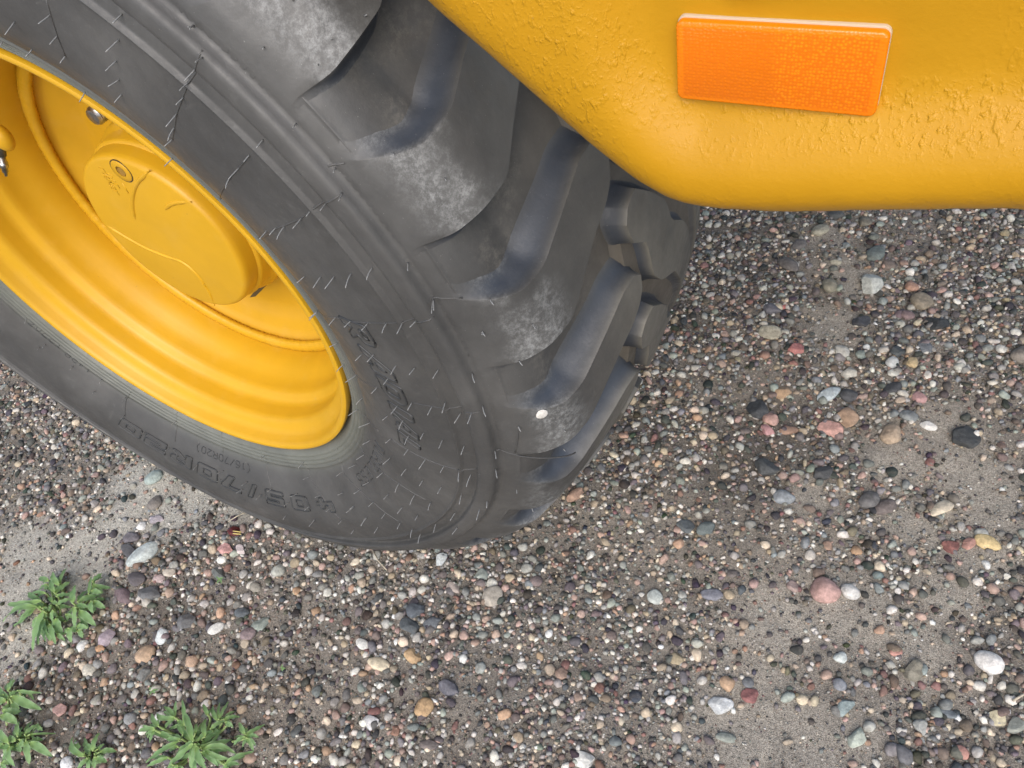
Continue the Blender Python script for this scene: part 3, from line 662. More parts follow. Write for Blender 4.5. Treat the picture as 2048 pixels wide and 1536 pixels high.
def resample(pts, n, near):
    s = np.array([float(sr(.4723)) if (near and i == 0) else float(sy(p[0])) for i, p in enumerate(pts)]); a = np.array([p[1] for p in pts])
    q = np.stack([s, a*D2R*.53], 1); d = np.concatenate([[0], np.cumsum(np.hypot(*np.diff(q, axis=0).T))])
    # Catmull-like smoothing by a small box filter of a dense linear walk
    tt = np.linspace(0, d[-1], 400); w_ = np.stack([np.interp(tt, d, q[:, 0]), np.interp(tt, d, q[:, 1])], 1)
    K = 11 if near else 3; pad = np.concatenate([np.repeat(w_[:1], K, 0)+(w_[:1]-w_[1:2])*np.arange(K, 0, -1)[:, None], w_, np.repeat(w_[-1:], K, 0)+(w_[-1:]-w_[-2:-1])*np.arange(1, K+1)[:, None]])
    w_ = np.array([pad[i:i+2*K+1].mean(0) for i in range(400)])
    i = np.linspace(0, 399, n); return np.stack([np.interp(i, np.arange(400), w_[:, k]) for k in (0, 1)], 1)     # (s, arc)
def lug_mesh(A, B, near, shift, wallA=.009, wallB=.019, hfac=1., nt=12, ns=44, closeend=True):
    a = resample(A, ns, near); b = resample(B, ns, near)
    t = np.linspace(0, 1, nt)[None, :, None]
    G = a[:, None]*(1-t)+b[:, None]*t                   # ns x nt x (s, arc)
    # outline: along A from the shoulder to the tip, over the tip, back along B
    out = [G[i, 0] for i in range(ns)]+[G[-1, j] for j in range(1, nt)]+[G[i, -1] for i in range(ns-2, -1, -1)]
    idx = [(i, 0) for i in range(ns)]+[(ns-1, j) for j in range(1, nt)]+[(i, nt-1) for i in range(ns-2, -1, -1)]
    if not near: out += [G[0, j] for j in range(nt-2, 0, -1)]; idx += [(0, j) for j in range(nt-2, 0, -1)]
    out = np.array(out); n = len(out)
    if near: tg = np.gradient(out, axis=0)
    else: tg = np.roll(out, -1, 0)-np.roll(out, 1, 0)
    nn = np.stack([tg[:, 1], -tg[:, 0]], 1); nn /= np.linalg.norm(nn, axis=1)[:, None]+1e-9
    c = G.reshape(-1, 2).mean(0)
    mid = G[:, nt//2]; side = np.array([G[i, 0] for i in range(ns)])-mid
    if (nn[:ns]*side).sum() < 0: nn = -nn
    for _ in range(4): nn = (np.roll(nn, 1, 0)+nn*2+np.roll(nn, -1, 0)) if not near else np.concatenate([nn[:1]*4, nn[:-2]+2*nn[1:-1]+nn[2:], nn[-1:]*4]); nn /= np.linalg.norm(nn, axis=1)[:, None]+1e-9
    k = np.array([q[1] for q in idx])/(nt-1.); wd = wallA*(1-k)+wallB*k
    verts = []; sh = shift*D2R
    def W(q, d): return TS(q[..., 1]/.53+sh, q[..., 0], d)
    h0 = 0 if hfac == 1 else 1-hfac
    verts.append(W(G, GD(G[..., 0])*h0).reshape(-1, 3)); f = gridf(ns, nt).tolist()
    prev = [i*nt+j for i, j in idx]; base = ns*nt
    for fk, gk in ((.025, .035), (.07, .20), (.17, .44), (.34, .68), (.56, .86), (.82, .965), (1.08, 1.03)):
        q = out+nn*(wd*fk)[:, None]
        D = GD(q[:, 0]); dd = D*(h0+(1-h0)*gk)+.0002*(gk > 1)+(.0006*gk if gk > .9 else 0)
        verts.append(W(q, dd)); cur = [base+i for i in range(n)]; base += n
        for i in range(n-1 if near else n):
            j = (i+1) % n; f.append([prev[i], cur[i], cur[j], prev[j]])
        prev = cur
    V = np.concatenate(verts); me = mesh('tread_lug', V, f)
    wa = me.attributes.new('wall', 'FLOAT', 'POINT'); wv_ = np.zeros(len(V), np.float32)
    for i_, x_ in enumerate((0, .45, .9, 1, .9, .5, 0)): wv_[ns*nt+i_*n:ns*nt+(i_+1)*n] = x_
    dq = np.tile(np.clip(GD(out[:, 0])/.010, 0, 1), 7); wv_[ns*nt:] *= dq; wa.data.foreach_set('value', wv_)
    # orient outward
    bm = bmesh.new(); bm.from_mesh(me); bmesh.ops.recalc_face_normals(bm, faces=bm.faces)
    fc = bm.faces; cc = sum((x.calc_center_median() for x in list(fc)[:40]), Vector())/40; nm = sum((x.normal for x in list(fc)[:40]), Vector())
    if nm.dot(cc-Vector((0, -.175, AX))) < 0: bmesh.ops.reverse_faces(bm, faces=bm.faces)
    bm.to_mesh(me); bm.free(); me.set_sharp_from_angle(angle=math.radians(38)); return me
for k in range(26):
    sh = (k-13)*PITCH
    o = link('tread_lug', lug_mesh(NA, NB, True, sh), M_LUG, tyre)
    o = link('tread_lug', lug_mesh(FA, FB, False, sh, .007, .009), M_LUG, tyre)
    TA = [(-.1250,91.5),(-.138,91.0),(-.152,88.6)]; TB = [(-.1260,95.6),(-.140,95.4),(-.155,93.6)]
    o = link('tie_bar', lug_mesh(TA, TB, False, sh, .008, .008, .40, 6, 8), M_CASE, tyre)
# rubber vents (moulding hairs) standing out of the side
hm = []
for k in range(5):
    L_ = .0080+.0009*k; t = np.linspace(0, 1, 5); rr_ = np.random.default_rng(k)
    p = np.stack([.0007*rr_.normal()*t**2, .0007*rr_.normal()*t**2, L_*t], 1)
    v, f = tube(p, .00046, 5, [1.25, 1, 1, .95, .7]); hm.append(mesh('rubber_hair', v, f))
def tsn(a, s):
    p = TS(a, s); e = 1e-3; d1 = TS(a+e, s)-TS(a-e, s); d2 = TS(a, s+.014)-TS(a, s-.014); n_ = np.cross(d1, d2); n_ /= np.linalg.norm(n_)
    if n_@(p-np.array([0, -.175, AX])) < 0: n_ = -n_
    return p, n_
rh = random.Random(5)
for a, s in HAIRS:
    p, n_ = tsn(a, s); n_ = n_+np.array([rh.gauss(0, .05), 0, rh.gauss(0, .05)-.05])
    o = link('rubber_hair', hm[rh.randrange(5)], M_HAIR, tyre)
    short = .45 if np.interp(s, SEG, PROF[:, 0]) > .485 else 1.
    o.location = p; o.rotation_euler = Vector(n_).to_track_quat('Z', 'Y').to_euler(); o.scale = (1, 1, short*rh.uniform(.8, 1.15))
def draw(poly, r, off=0., mb=None, dens=.004, sides=5):          # polyline of (phi, s) laid on the tyre side as a low ridge
    q = np.array(poly, float); L_ = np.concatenate([[0], np.cumsum(np.hypot(np.diff(q[:, 0])*.38, np.diff(q[:, 1])))])
    n_ = max(2, int(L_[-1]/dens)+1); t = np.linspace(0, L_[-1], n_)
    a = np.interp(t, L_, q[:, 0]); s = np.interp(t, L_, q[:, 1]); pts = TS(a, s, -off)
    mb.add(*tube(pts, r, sides))
for sm in SEAMS:
    mb = MB(); draw(sm, .00075, -.0001, mb); link('mould_seam', mb.mesh('mould_seam'), M_CASE, tyre)
# raised writing. glyphs are closed outlines or strokes in a unit box (x along the word, y towards the tread)
GL = {
'R': [[(0,0),(0,1),(.8,1),(1,.85),(1,.5),(.8,.42),(.62,.42),(1,0),(.68,0),(.3,.36),(.3,0),(0,0)], [(.3,.62),(.3,.82),(.7,.82),(.7,.62),(.3,.62)]],
'A': [[(0,0),(.62,1),(1,1),(1,0),(.72,0),(.72,.22),(.4,.22),(.28,0),(0,0)], [(.5,.4),(.72,.75),(.72,.4),(.5,.4)]],
'D': [[(0,0),(0,1),(.75,1),(1,.8),(1,.2),(.75,0),(0,0)], [(.28,.22),(.28,.78),(.7,.78),(.7,.22),(.28,.22)]],
'I': [[(0,0),(0,1),(1,1),(1,0),(0,0)]],
'L': [[(0,0),(0,1),(.36,1),(.36,.26),(1,.26),(1,0),(0,0)]],
'4': [[(.55,0),(.55,.25),(0,.25),(0,1),(.28,1),(.28,.5),(.55,.5),(.55,.72),(.8,.72),(.8,.5),(1,.5),(1,.25),(.8,.25),(.8,0),(.55,0)]],
'0': [[(0,.1),(0,.9),(.1,1),(.9,1),(1,.9),(1,.1),(.9,0),(.1,0),(0,.1)], [(.3,.28),(.3,.72),(.7,.72),(.7,.28),(.3,.28)]],
'5': [[(0,0),(0,.25),(.7,.25),(.7,.4),(0,.4),(0,1),(1,1),(1,.76),(.3,.76),(.3,.62),(.9,.62),(1,.52),(1,.1),(.9,0),(0,0)]],
'/': [[(0,0),(.6,1),(1,1),(.4,0),(0,0)]],
'7': [[(.3,0),(.62,.76),(0,.76),(0,1),(1,1),(1,.76),(.62,0),(.3,0)]],
'2': [[(0,0),(0,.5),(.1,.6),(.7,.6),(.7,.76),(0,.76),(0,1),(.9,1),(1,.9),(1,.48),(.9,.38),(.3,.38),(.3,.24),(1,.24),(1,0),(0,0)]],
}
ST = {
'T': [[(0,1),(1,1)],[(.5,1),(.5,0)]], 'U': [[(0,1),(0,.15),(.2,0),(.8,0),(1,.15),(1,1)]], 'B': [[(0,0),(0,1),(.75,1),(.95,.85),(.95,.65),(.75,.52),(0,.52)],[(.75,.52),(1,.38),(1,.15),(.8,0),(0,0)]],
'E': [[(1,1),(0,1),(0,0),(1,0)],[(0,.5),(.8,.5)]], 'L': [[(0,1),(0,0),(1,0)]], 'S': [[(1,.85),(.8,1),(.2,1),(0,.85),(0,.65),(.2,.53),(.8,.47),(1,.35),(1,.15),(.8,0),(.2,0),(0,.15)]],
'(': [[(.8,1.15),(.35,.8),(.3,.2),(.8,-.15)]], ')': [[(.2,1.15),(.65,.8),(.7,.2),(.2,-.15)]], '/': [[(0,0),(1,1)]],
'1': [[(.2,.8),(.55,1),(.55,0)]], '6': [[(.9,.95),(.3,1),(0,.6),(0,.15),(.2,0),(.8,0),(1,.15),(1,.45),(.8,.58),(0,.55)]],
'7': [[(0,1),(1,1),(.4,0)]], '0': [[(.2,0),(0,.2),(0,.8),(.2,1),(.8,1),(1,.8),(1,.2),(.8,0),(.2,0)]], 'R': [[(0,0),(0,1),(.8,1),(1,.85),(1,.6),(.8,.48),(0,.48)],[(.5,.48),(1,0)]],
'2': [[(0,.85),(.2,1),(.8,1),(1,.85),(1,.6),(0,0),(1,0)]], '4': [[(.75,0),(.75,1),(0,.3),(1,.3)]], '3': [[(0,.9),(.2,1),(.8,1),(1,.8),(.8,.53),(.4,.52)],[(.8,.53),(1,.3),(.8,0),(.2,0),(0,.12)]],
'5': [[(1,1),(0,1),(0,.55),(.8,.58),(1,.4),(1,.15),(.8,0),(0,0)]], 'A': [[(0,0),(.5,1),(1,0)],[(.2,.38),(.8,.38)]], 'O': [[(.2,0),(0,.2),(0,.8),(.2,1),(.8,1),(1,.8),(1,.2),(.8,0),(.2,0)]],
'I': [[(.5,0),(.5,1)]], 'V': [[(0,1),(.5,0),(1,1)]], '-': [[(.1,.5),(.9,.5)]], 'N': [[(0,0),(0,1),(1,0),(1,1)]], 'D': [[(0,0),(0,1),(.7,1),(1,.7),(1,.3),(.7,0),(0,0)]], 'M': [[(0,0),(0,1),(.5,.4),(1,1),(1,0)]], ' ': [],
}
def write(chars, glyphs, boxes, r0, r1, skew, rad, lift, mat, dens=.003, fill=False):   # boxes: (start, end) angle in degrees of each letter; reading runs towards smaller phi
    for ch, (a0, a1) in zip(chars, boxes):
        if not glyphs.get(ch): continue
        mb = MB()
        for st in glyphs[ch]:
            pl = []
            for (x_, y_) in st:
                r_ = r0+(r1-r0)*y_; a_ = a0+(a1-a0)*x_-skew*(y_) ; pl.append((a_*D2R, float(sr(r_))))
            draw(pl, rad, lift, mb, dens)
        o = link('raised_letter', mb.mesh('raised_letter'), mat, tyre)
        if fill:
            outl = [[Vector((x_, y_, 0)) for x_, y_ in st[:-1]] for st in glyphs[ch]]
            from mathutils.geometry import tessellate_polygon
            tri = tessellate_polygon(outl); fl = [p_ for q_ in outl for p_ in q_]; bm = bmesh.new(); vs_ = [bm.verts.new(p_) for p_ in fl]
            for t_ in tri:
                try: bm.faces.new([vs_[i_] for i_ in t_])
                except ValueError: pass
            bmesh.ops.subdivide_edges(bm, edges=bm.edges, cuts=3, use_grid_fill=True)
            q_ = np.array([v_.co[:2] for v_ in bm.verts]); A_ = (a0+(a1-a0)*q_[:, 0]-skew*q_[:, 1])*D2R; S2 = sr(r0+(r1-r0)*q_[:, 1])
            W_2 = TS(A_, S2, -.0009)
            for v_, c_ in zip(bm.verts, W_2): v_.co = c_
            bmesh.ops.recalc_face_normals(bm, faces=bm.faces)
            if sum(f_.normal.y for f_ in bm.faces) < 0: bmesh.ops.reverse_faces(bm, faces=bm.faces)
            mf = bpy.data.meshes.new('letter_face'); bm.to_mesh(mf); bm.free(); link('letter_face', mf, M_CASE, tyre)
write('RADIAL', GL, [(102.3,98.6),(97.4,92.6),(91.6,87.4),(85.9,84.2),(83.4,80.1),(78.7,75.6)], .3660, .3915, .9, .0012, .0004, M_STRIPE, fill=True)
bx = []
for c in (27.6, 18.4, 9.9, 2.6, -3.9, -11.0, -18.6, -26.0, -33.0): bx.append((c+2.9, c-2.9))
bx[3] = (4.2, 1.0)
write('405/70R20', GL, bx, .346, .3710, .3, .0013, .0004, M_STRIPE, fill=True)
def run(a0, n_, st, wd): return [(a0-i*st, a0-i*st-wd) for i in range(n_)]
write('(16/70R20)', ST, run(2.6, 10, 1.83, 1.25), .3195, .3290, 0, .0007, .0001, M_STRIPE, .002)
write('TUBELESS', ST, run(67.3, 8, 2.78, 1.75), .3265, .3425, 0, .0007, .0001, M_STRIPE, .002)
write('143B', ST, run(-47.7, 4, 2.0, 1.35), .3055, .3125, 0, .0005, .0001, M_STRIPE, .002)
write('155A2', ST, run(-56.6, 5, 2.05, 1.35), .3035, .3105, 0, .0005, .0001, M_STRIPE, .002)

# ---- rim
RP = [(.262,-.045),(.270,-.030),(.2765,-.012),(.2795,-.004),(.2802,.0005),(.2796,.0032),(.2775,.0044),(.2745,.0040),(.2722,.0020),(.2706,-.002),(.2690,-.0090),(.2665,-.0135),(.2610,-.0175),(.2560,-.0200),(.2528,-.0240),(.2520,-.0300),(.2522,-.0420),(.2515,-.0480),
      (.2490,-.0520),(.2435,-.0560),(.2415,-.0600),(.2405,-.0660),(.2396,-.0740),(.2372,-.0820),(.2335,-.0900),(.2300,-.0990),(.2282,-.1090),(.2275,-.118),(.2270,-.150),(.222,-.165)]
v, f = revolve(RP, 320); me = mesh('rim', v, f); me.set_sharp_from_angle(angle=math.radians(45)); rim = link('rim', me, M_PAINT, veh)
DP = [(.2245,-.1225),(.2180,-.1260),(.2110,-.1330),(.2040,-.1375),(.1960,-.1395),(.1880,-.1440),(.1780,-.1500),(.1700,-.1520),(.10,-.1520)]
v, f = revolve(DP, 256); link('wheel_disc', mesh('wheel_disc', v, f), M_PAINT, rim)
# weld bead between barrel and disc
na = 420; ang = np.linspace(0, 2*np.pi, na, endpoint=False); vv = []
for i in range(na):
    lum = 1+.05*math.sin(i*2.9)+.05*rh.uniform(-1, 1)
    for j in range(8):
        b = j/8*2*np.pi; r_ = .2200+.0090*lum*math.cos(b); y_ = -.1215+.0060*lum*math.sin(b)
        vv.append((r_*math.sin(ang[i]), y_, AX-r_*math.cos(ang[i])))
ff = [(i*8+j, ((i+1) % na)*8+j, ((i+1) % na)*8+(j+1) % 8, i*8+(j+1) % 8) for i in range(na) for j in range(8)]
link('weld_bead', mesh('weld_bead', vv, ff), M_PAINT, rim)
# studs with nuts on the disc
def hexnut(r, h, n=6):
    a = [i*2*np.pi/n for i in range(n)]; v = []
    for z_, q in ((0, 1), (h*.88, 1), (h, .9)): v += [(r*q*math.cos(t), r*q*math.sin(t), z_) for t in a]
    f = [(i+k*n, (i+1) % n+k*n, (i+1) % n+(k+1)*n, i+(k+1)*n) for k in range(2) for i in range(n)]+[tuple(2*n+i for i in range(n))]
    return v, f
mb = MB(); mb.add(*hexnut(.0165, .018)); nutm = mb.mesh('wheel_nut', False)
mb = MB(); pts = []; tp = []
for i in range(17): pts.append((0, 0, .016+.0014*i)); tp.append(1 if i % 2 else .9)
pts += [(0, 0, .0405), (0, 0, .0412)]; tp += [.82, .6]
mb.add(*tube(pts, .0105, 20, tp)); studm = mb.mesh('stud'); studm.set_sharp_from_angle(angle=math.radians(30))
for k in range(3):
    a = (65+120*k)*D2R; c = (.137*math.cos(a), -.1515, AX+.137*math.sin(a))
    nut = link('wheel_nut', nutm, M_GREASY if k != 3 else M_GREASY, rim); nut.location = c; nut.rotation_euler = (-math.pi/2, 0, 0)
    s_ = link('stud', studm, M_STEEL, rim); s_.location = c; s_.rotation_euler = (-math.pi/2, 0, 0)
# tyre valve in its recess at the left edge of the picture
q0, q1, q2, q3 = yp(-6, 268, -.062), yp(3, 312, -.052), yp(8, 332, -.048), yp(13, 352, -.044)
link('valve_stem', mesh('valve_stem', *tube([q0, q0*.5+q1*.5, q1], .0052, 12, [1.3, 1.1, 1])), M_GREASY, rim)
pts = [q1+(q3-q1)*t for t in (0, .3, .32, .55, .57, .8, .82, 1)]
link('valve_core', mesh('valve_core', *tube(pts, .0038, 14, [1, 1, 1.25, 1.25, .85, .85, .5, .45])), M_STEEL, rim)
def blob(name, c, rad, mat, parent, ny=.5):
    Vb, Fb = ico(3); P = Vb*np.array(rad)+np.array(c); return link(name, mesh(name, P, Fb), mat, parent)
blob('valve_guard', yp(4, 275, -.06), (.012, .010, .016), M_PAINT, rim)
cb = yp(14, 345, -.085); blob('valve_boss', cb+np.array([.004, -.004, -.004]), (.020, .010, .014), M_PAINT, rim)

# ---- hub: drum with a bolted cover
HC = np.array([0., -.0665])
HP = [(.1185,-.150),(.1180,-.118),(.1160,-.1120),(.1120,-.1085),(.1108,-.1060),(.1102,-.0930),(.1092,-.0905),(.1065,-.0890),(.1058,-.0770),(.1048,-.0720),(.1025,-.0690),(.0995,-.0680),(.02,-.0680),(.0001,-.0680)]
HX, HZ = -.0045, .0070           # the cover sits a little off the axle centre line
def offs(v): v = np.array(v); v[:, 0] += HX; v[:, 2] += HZ; return v
v, f = revolve(HP[:4][::1]+HP[4:], 200); me = mesh('hub_cover', offs(v), f); me.set_sharp_from_angle(angle=math.radians(50)); hub = link('hub_cover', me, M_PAINT, veh)
def hubline(pxs, rad, name='casting_rib', sides=8, taper=None, emb=.35):
    p = np.array([yp(u, v_, -.068) for u, v_ in pxs]); 
    d = np.concatenate([[0], np.cumsum(np.linalg.norm(np.diff(p, axis=0), axis=1))]); t = np.linspace(0, d[-1], max(6, int(d[-1]/.003)))
    q = np.stack([np.interp(t, d, p[:, k]) for k in range(3)], 1)
    for _ in range(6): q[1:-1] = (q[:-2]+2*q[1:-1]+q[2:])/4
    q[:, 1] = -.068-rad*emb; return link(name, mesh(name, *tube(q, rad, sides, np.clip(np.minimum(np.arange(len(q)), np.arange(len(q))[::-1])/5, .25, 1))), M_PAINT, hub)
cr = lambda L: [(120+a*.2995, 180+b*.2995) for a, b in L]
hubline(cr([(592,540),(560,575),(520,610),(495,660),(482,730),(485,800),(500,860),(505,890)]), .0028)
hubline(cr([(696,822),(705,790),(730,765),(780,750),(830,750),(872,752)]), .0028)
hubline(cr([(285,890),(370,940),(450,990),(530,1035),(600,1070),(700,1110),(800,1140),(850,1170),(900,1215),(950,1280),(990,1340),(1015,1400),(1030,1443)]), .0026)
# drain plug: a countersunk gap ring, a round plug and its hexagon socket
pc_ = yp(243, 342, -.068)
def ringm(c, r0, r1, y0, y1, n=40):
    v = []; 
    for i in range(n):
        a = i/n*2*math.pi
        for r_, y_ in ((r0, y0), (r0, y1), (r1, y1), (r1, y0)): v.append((c[0]+r_*math.cos(a), y_, c[2]+r_*math.sin(a)))
    return v, [(i*4+j, ((i+1) % n)*4+j, ((i+1) % n)*4+(j+1) % 4, i*4+(j+1) % 4) for i in range(n) for j in range(4)]
link('plug_gap', mesh('plug_gap', *ringm(pc_, .0128, .0139, -.0684, -.0677), False), M_HOLE, hub)
v, f = revolve([(.0128,-.072),(.0128,-.0676),(.0122,-.0670),(.0062,-.0670)], 48); v = np.array(v); v += np.array([pc_[0], 0, pc_[2]-AX])
plug = link('drain_plug', mesh('drain_plug', v, f, False), M_PAINT, hub)
v = []; n6 = 6
for y_, q in ((-.0669, 1.0), (-.0672, 1.0), (-.0679, .97)): v += [(pc_[0]+.0062*q*math.cos(i*math.pi/3+.3), y_, pc_[2]+.0062*q*math.sin(i*math.pi/3+.3)) for i in range(6)]
link('hexagon_socket', mesh('hexagon_socket', v, [tuple(range(12, 18))]+[(i+6*k, (i+1) % 6+6*k, (i+1) % 6+6*k+6, i+6*k+6) for k in range(2) for i in range(6)], False), M_SOCK, plug)
def hubtext(txt, p0, p1, h, sk=0.):        # letters along p0->p1 (pixels of the photo turned into points on the cover)
    a = yp(*p0, -.068); b = yp(*p1, -.068); ux = (b-a)/len(txt); up = np.cross(ux, [0, 1, 0]); up = up/np.linalg.norm(up)*h; mb = MB()
    for i, ch in enumerate(txt):
        for st in ST.get(ch, []):
            q = np.array([a+ux*(i+.1+.75*x_)+up*y_ for x_, y_ in st]); q[:, 1] = -.0681; mb.add(*tube(q, .0007, 6))
    link('cast_lettering', mb.mesh('cast_lettering'), M_PAINT, hub)
hubtext('OIL', (220, 347), (241, 378), .0062); hubtext('LEVEL', (206, 336), (240, 392), .0062)
p = [yp(245, 366, -.068), yp(257, 386, -.068)]
for q in p: q[1] = -.0682
link('level_mark', mesh('level_mark', *tube(p, .0009, 6)), M_PAINT, hub)
kp = [yp(u, v_, -.118) for u, v_ in ((499, 595), (511, 593), (538, 566), (535, 554), (527, 560))]
kv = [tuple(q) for q in kp]+[(q[0], q[1]-.020, q[2]) for q in kp]
link('hub_keeper', mesh('hub_keeper', kv, [(0,1,2,3,4), (9,8,7,6,5)]+[(i, (i+1) % 5, 5+(i+1) % 5, 5+i) for i in range(5)], False), M_GREASY, hub)
# the little pry lug on the edge and a keeper below it
blob('pry_lug', yp(470, 515, -.072)+np.array([.0, -.002, 0]), (.007, .006, .006), M_PAINT, hub)

# ---- side panel of the body: a thick painted shell whose lower edge runs flat, rounds a corner and climbs round the wheel
EDGE = [(-1.18,.248),(-1.1,.2465),(-1.0,.2445),(-.86,.2385),(-.788,.2385),(-.740,.2300),(-.688,.2205),(-.653,.2170),(-.640,.2175),(-.6285,.2200),(-.6075,.2315),(-.5825,.2530),(-.5445,.2900),(-.5115,.3205),(-.477,.362),(-.444,.425),(-.39,.485),(-.31,.55),(-.21,.598),(-.10,.622),(0,.63),(.2,.63)]
E_ = np.array(EDGE)-[0, .0075]; dE = np.concatenate([[0], np.cumsum(np.hypot(*np.diff(E_, axis=0).T))])
lo, hi = np.interp(-.95, E_[:, 0], dE), np.interp(-.44, E_[:, 0], dE)
te = np.concatenate([np.linspace(0, lo, 30)[:-1], np.arange(lo, hi, .0030), np.linspace(hi, dE[-1], 60)[1:]])
EE = np.stack([np.interp(te, dE, E_[:, 0]), np.interp(te, dE, E_[:, 1])], 1)
for _ in range(14): EE[1:-1] = np.where((EE[1:-1, :1] > -1)&(EE[1:-1, :1] < -.44), (EE[:-2]+2*EE[1:-1]+EE[2:])/4, EE[1:-1])
tgE = np.gradient(EE, axis=0); tgE /= np.linalg.norm(tgE, axis=1)[:, None]; nE = np.stack([-tgE[:, 1], tgE[:, 0]], 1)
nE[nE[:, 1] < 0] *= 1
for _ in range(60): nE[1:-1] = (nE[:-2]+2*nE[1:-1]+nE[2:])/4
nE /= np.linalg.norm(nE, axis=1)[:, None]
uu = np.concatenate([[-.002, -.0045, -.0025], np.array([.0, .0012, .003, .006]), np.arange(.010, .150, .0045), [.16, .18, .21, .26, .33, .42, .55]])
def panel_y(u, x_):
    yy = np.interp(u, [0, .0012, .003, .006, .011, .018, .026, .034, .042, .050, .058, .068, .085, .108, .115, .122, .135, .155, .2, .5, 1.0],
                      [-.002, .0050, .0110, .0170, .0225, .0265, .0275, .0260, .0225, .0170, .0128, .0110, .0110, .0122, .0150, .0185, .0220, .0235, .0230, .015, -.05])
    full = np.interp(u, [0, .0012, .003, .006, .011, .018, .03, .06, .12, .2, .5, 1.0], [-.002, .0050, .0110, .0170, .0215, .0250, .0262, .0245, .0215, .0225, .015, -.05])
    k = sst(-.590, -.628, x_); return yy*k+full*(1-k)
P = []; rz = []; edu = []
def edist(q):
    A_, B_ = EE[:-1], EE[1:]; AB = B_-A_; out = np.full(len(q), 9.)
    for i in range(0, len(q), 200):
        d = q[i:i+200, None]-A_[None]; t = np.clip((d*AB).sum(-1)/(AB*AB).sum(-1), 0, 1)
        out[i:i+200] = np.linalg.norm(d-t[..., None]*AB, axis=-1).min(1)
    return out
for i, u in enumerate(uu):
    du = max(u, 0); U1 = .030
    xz = EE+nE*min(du, U1)+np.array([-.30, 1.])*max(0, du-U1)
    if i < 3: xz = EE+nE*(.004, .0018, .0004)[i]
    ue = edist(xz) if du > 0 else np.zeros(len(EE))
    if i < 3: yy = np.full(len(EE), (-.060, -.030, -.010)[i])
    else: yy = panel_y(ue, xz[:, 0])
    lump = (fbm(xz[:, 0]*150+300, xz[:, 1]*150+300, 77, 2)-.5)*.0024*np.clip(1-abs(du-.004)/.03, 0, 1)
    P.append(np.stack([xz[:, 0], yy+lump*.6, xz[:, 1]+AX+lump*(u < .012)], 1))
    k = sst(-.590, -.630, xz[:, 0])
    zz = np.interp(ue, [0, .02, .035, .045, .060, .070, .1, .11, .14], [.42, .22, .20, .85, .95, .12, .05, .3, .4])
    side_ = sst(-.75, -.79, xz[:, 0])*.9
    rz.append(np.clip(np.maximum(zz*k+.95*(1-k), side_*(ue > .04)), 0, 1)); edu.append(np.interp(ue, [0, .006, .014], [1, .7, 0]))
P = np.array(P); nu, ne = P.shape[:2]
me = mesh('side_panel', P.reshape(-1, 3), gridf(nu, ne)[:, ::-1])
a = me.attributes.new('rough_zone', 'FLOAT', 'POINT'); a.data.foreach_set('value', np.array(rz, np.float32).ravel())
a = me.attributes.new('edge_dust', 'FLOAT', 'POINT'); a.data.foreach_set('value', np.array(edu, np.float32).ravel())
panel = link('side_panel', me, M_PANEL, veh)
# reflector: amber lens in a pale backing, stuck to the flat of the panel
rc = np.array([-.6810, .0112, .2940+AX])
def rbox(w_, h_, y0, y1, rad, bev, n=6):
    o = []
    for cx_, cz_, a0 in ((w_-rad, h_-rad, 0), (-w_+rad, h_-rad, 90), (-w_+rad, -h_+rad, 180), (w_-rad, -h_+rad, 270)):
        for i in range(n+1): t = (a0+90*i/n)*D2R; o.append((cx_+rad*math.cos(t), cz_+rad*math.sin(t), math.cos(t), math.sin(t)))
    v = []; N_ = len(o)
    for y_, b in ((y0, 0), (y1-bev, 0), (y1-bev*.3, bev*.35), (y1, bev)): v += [(p[0]-p[2]*b, y_, p[1]-p[3]*b) for p in o]
    f = [(k*N_+i, k*N_+(i+1) % N_, (k+1)*N_+(i+1) % N_, (k+1)*N_+i) for k in range(3) for i in range(N_)]+[tuple(3*N_+i for i in range(N_))[::1]]
    return v, f
def fixn(me):
    bm = bmesh.new(); bm.from_mesh(me); bmesh.ops.recalc_face_normals(bm, faces=bm.faces); bm.to_mesh(me); bm.free(); me.set_sharp_from_angle(angle=math.radians(40)); return me
rf = link('side_reflector', fixn(mesh('side_reflector', *rbox(.0432, .0186, .0012, .0056, .0032, .0010))), M_REFL, veh, rc); rf.rotation_euler = (0, -1.7*D2R, 0)
bk = link('reflector_backing', fixn(mesh('reflector_backing', *rbox(.0434, .0190, -.003, .0020, .0034, .0003))), M_REFB, rf, (0, 0, .0005))
# chassis behind the panel, above and inboard of the wheel
mb = MB()
def box(mb, a, b):
    x0, y0, z0 = a; x1, y1, z1 = b
    mb.add([(x0,y0,z0),(x1,y0,z0),(x1,y1,z0),(x0,y1,z0),(x0,y0,z1),(x1,y0,z1),(x1,y1,z1),(x0,y1,z1)], [(0,3,2,1),(4,5,6,7),(0,1,5,4),(1,2,6,5),(2,3,7,6),(3,0,4,7)])
box(mb, (-1.1, -1.9, 1.16), (1.3, -.46, 1.36)); box(mb, (-.2, -1.9, .42), (.2, -.46, .60))
mb2 = MB(); box(mb2, (-1.18, -1.9, 1.36), (1.5, -.04, 2.3)); link('unseen_upper_body', mb2.mesh('unseen_upper_body', False), M_PAINT, veh)  # unseen mass over the wheel, added to block overhead sky light
link('chassis', mb.mesh('chassis', False), M_FRAME, veh)

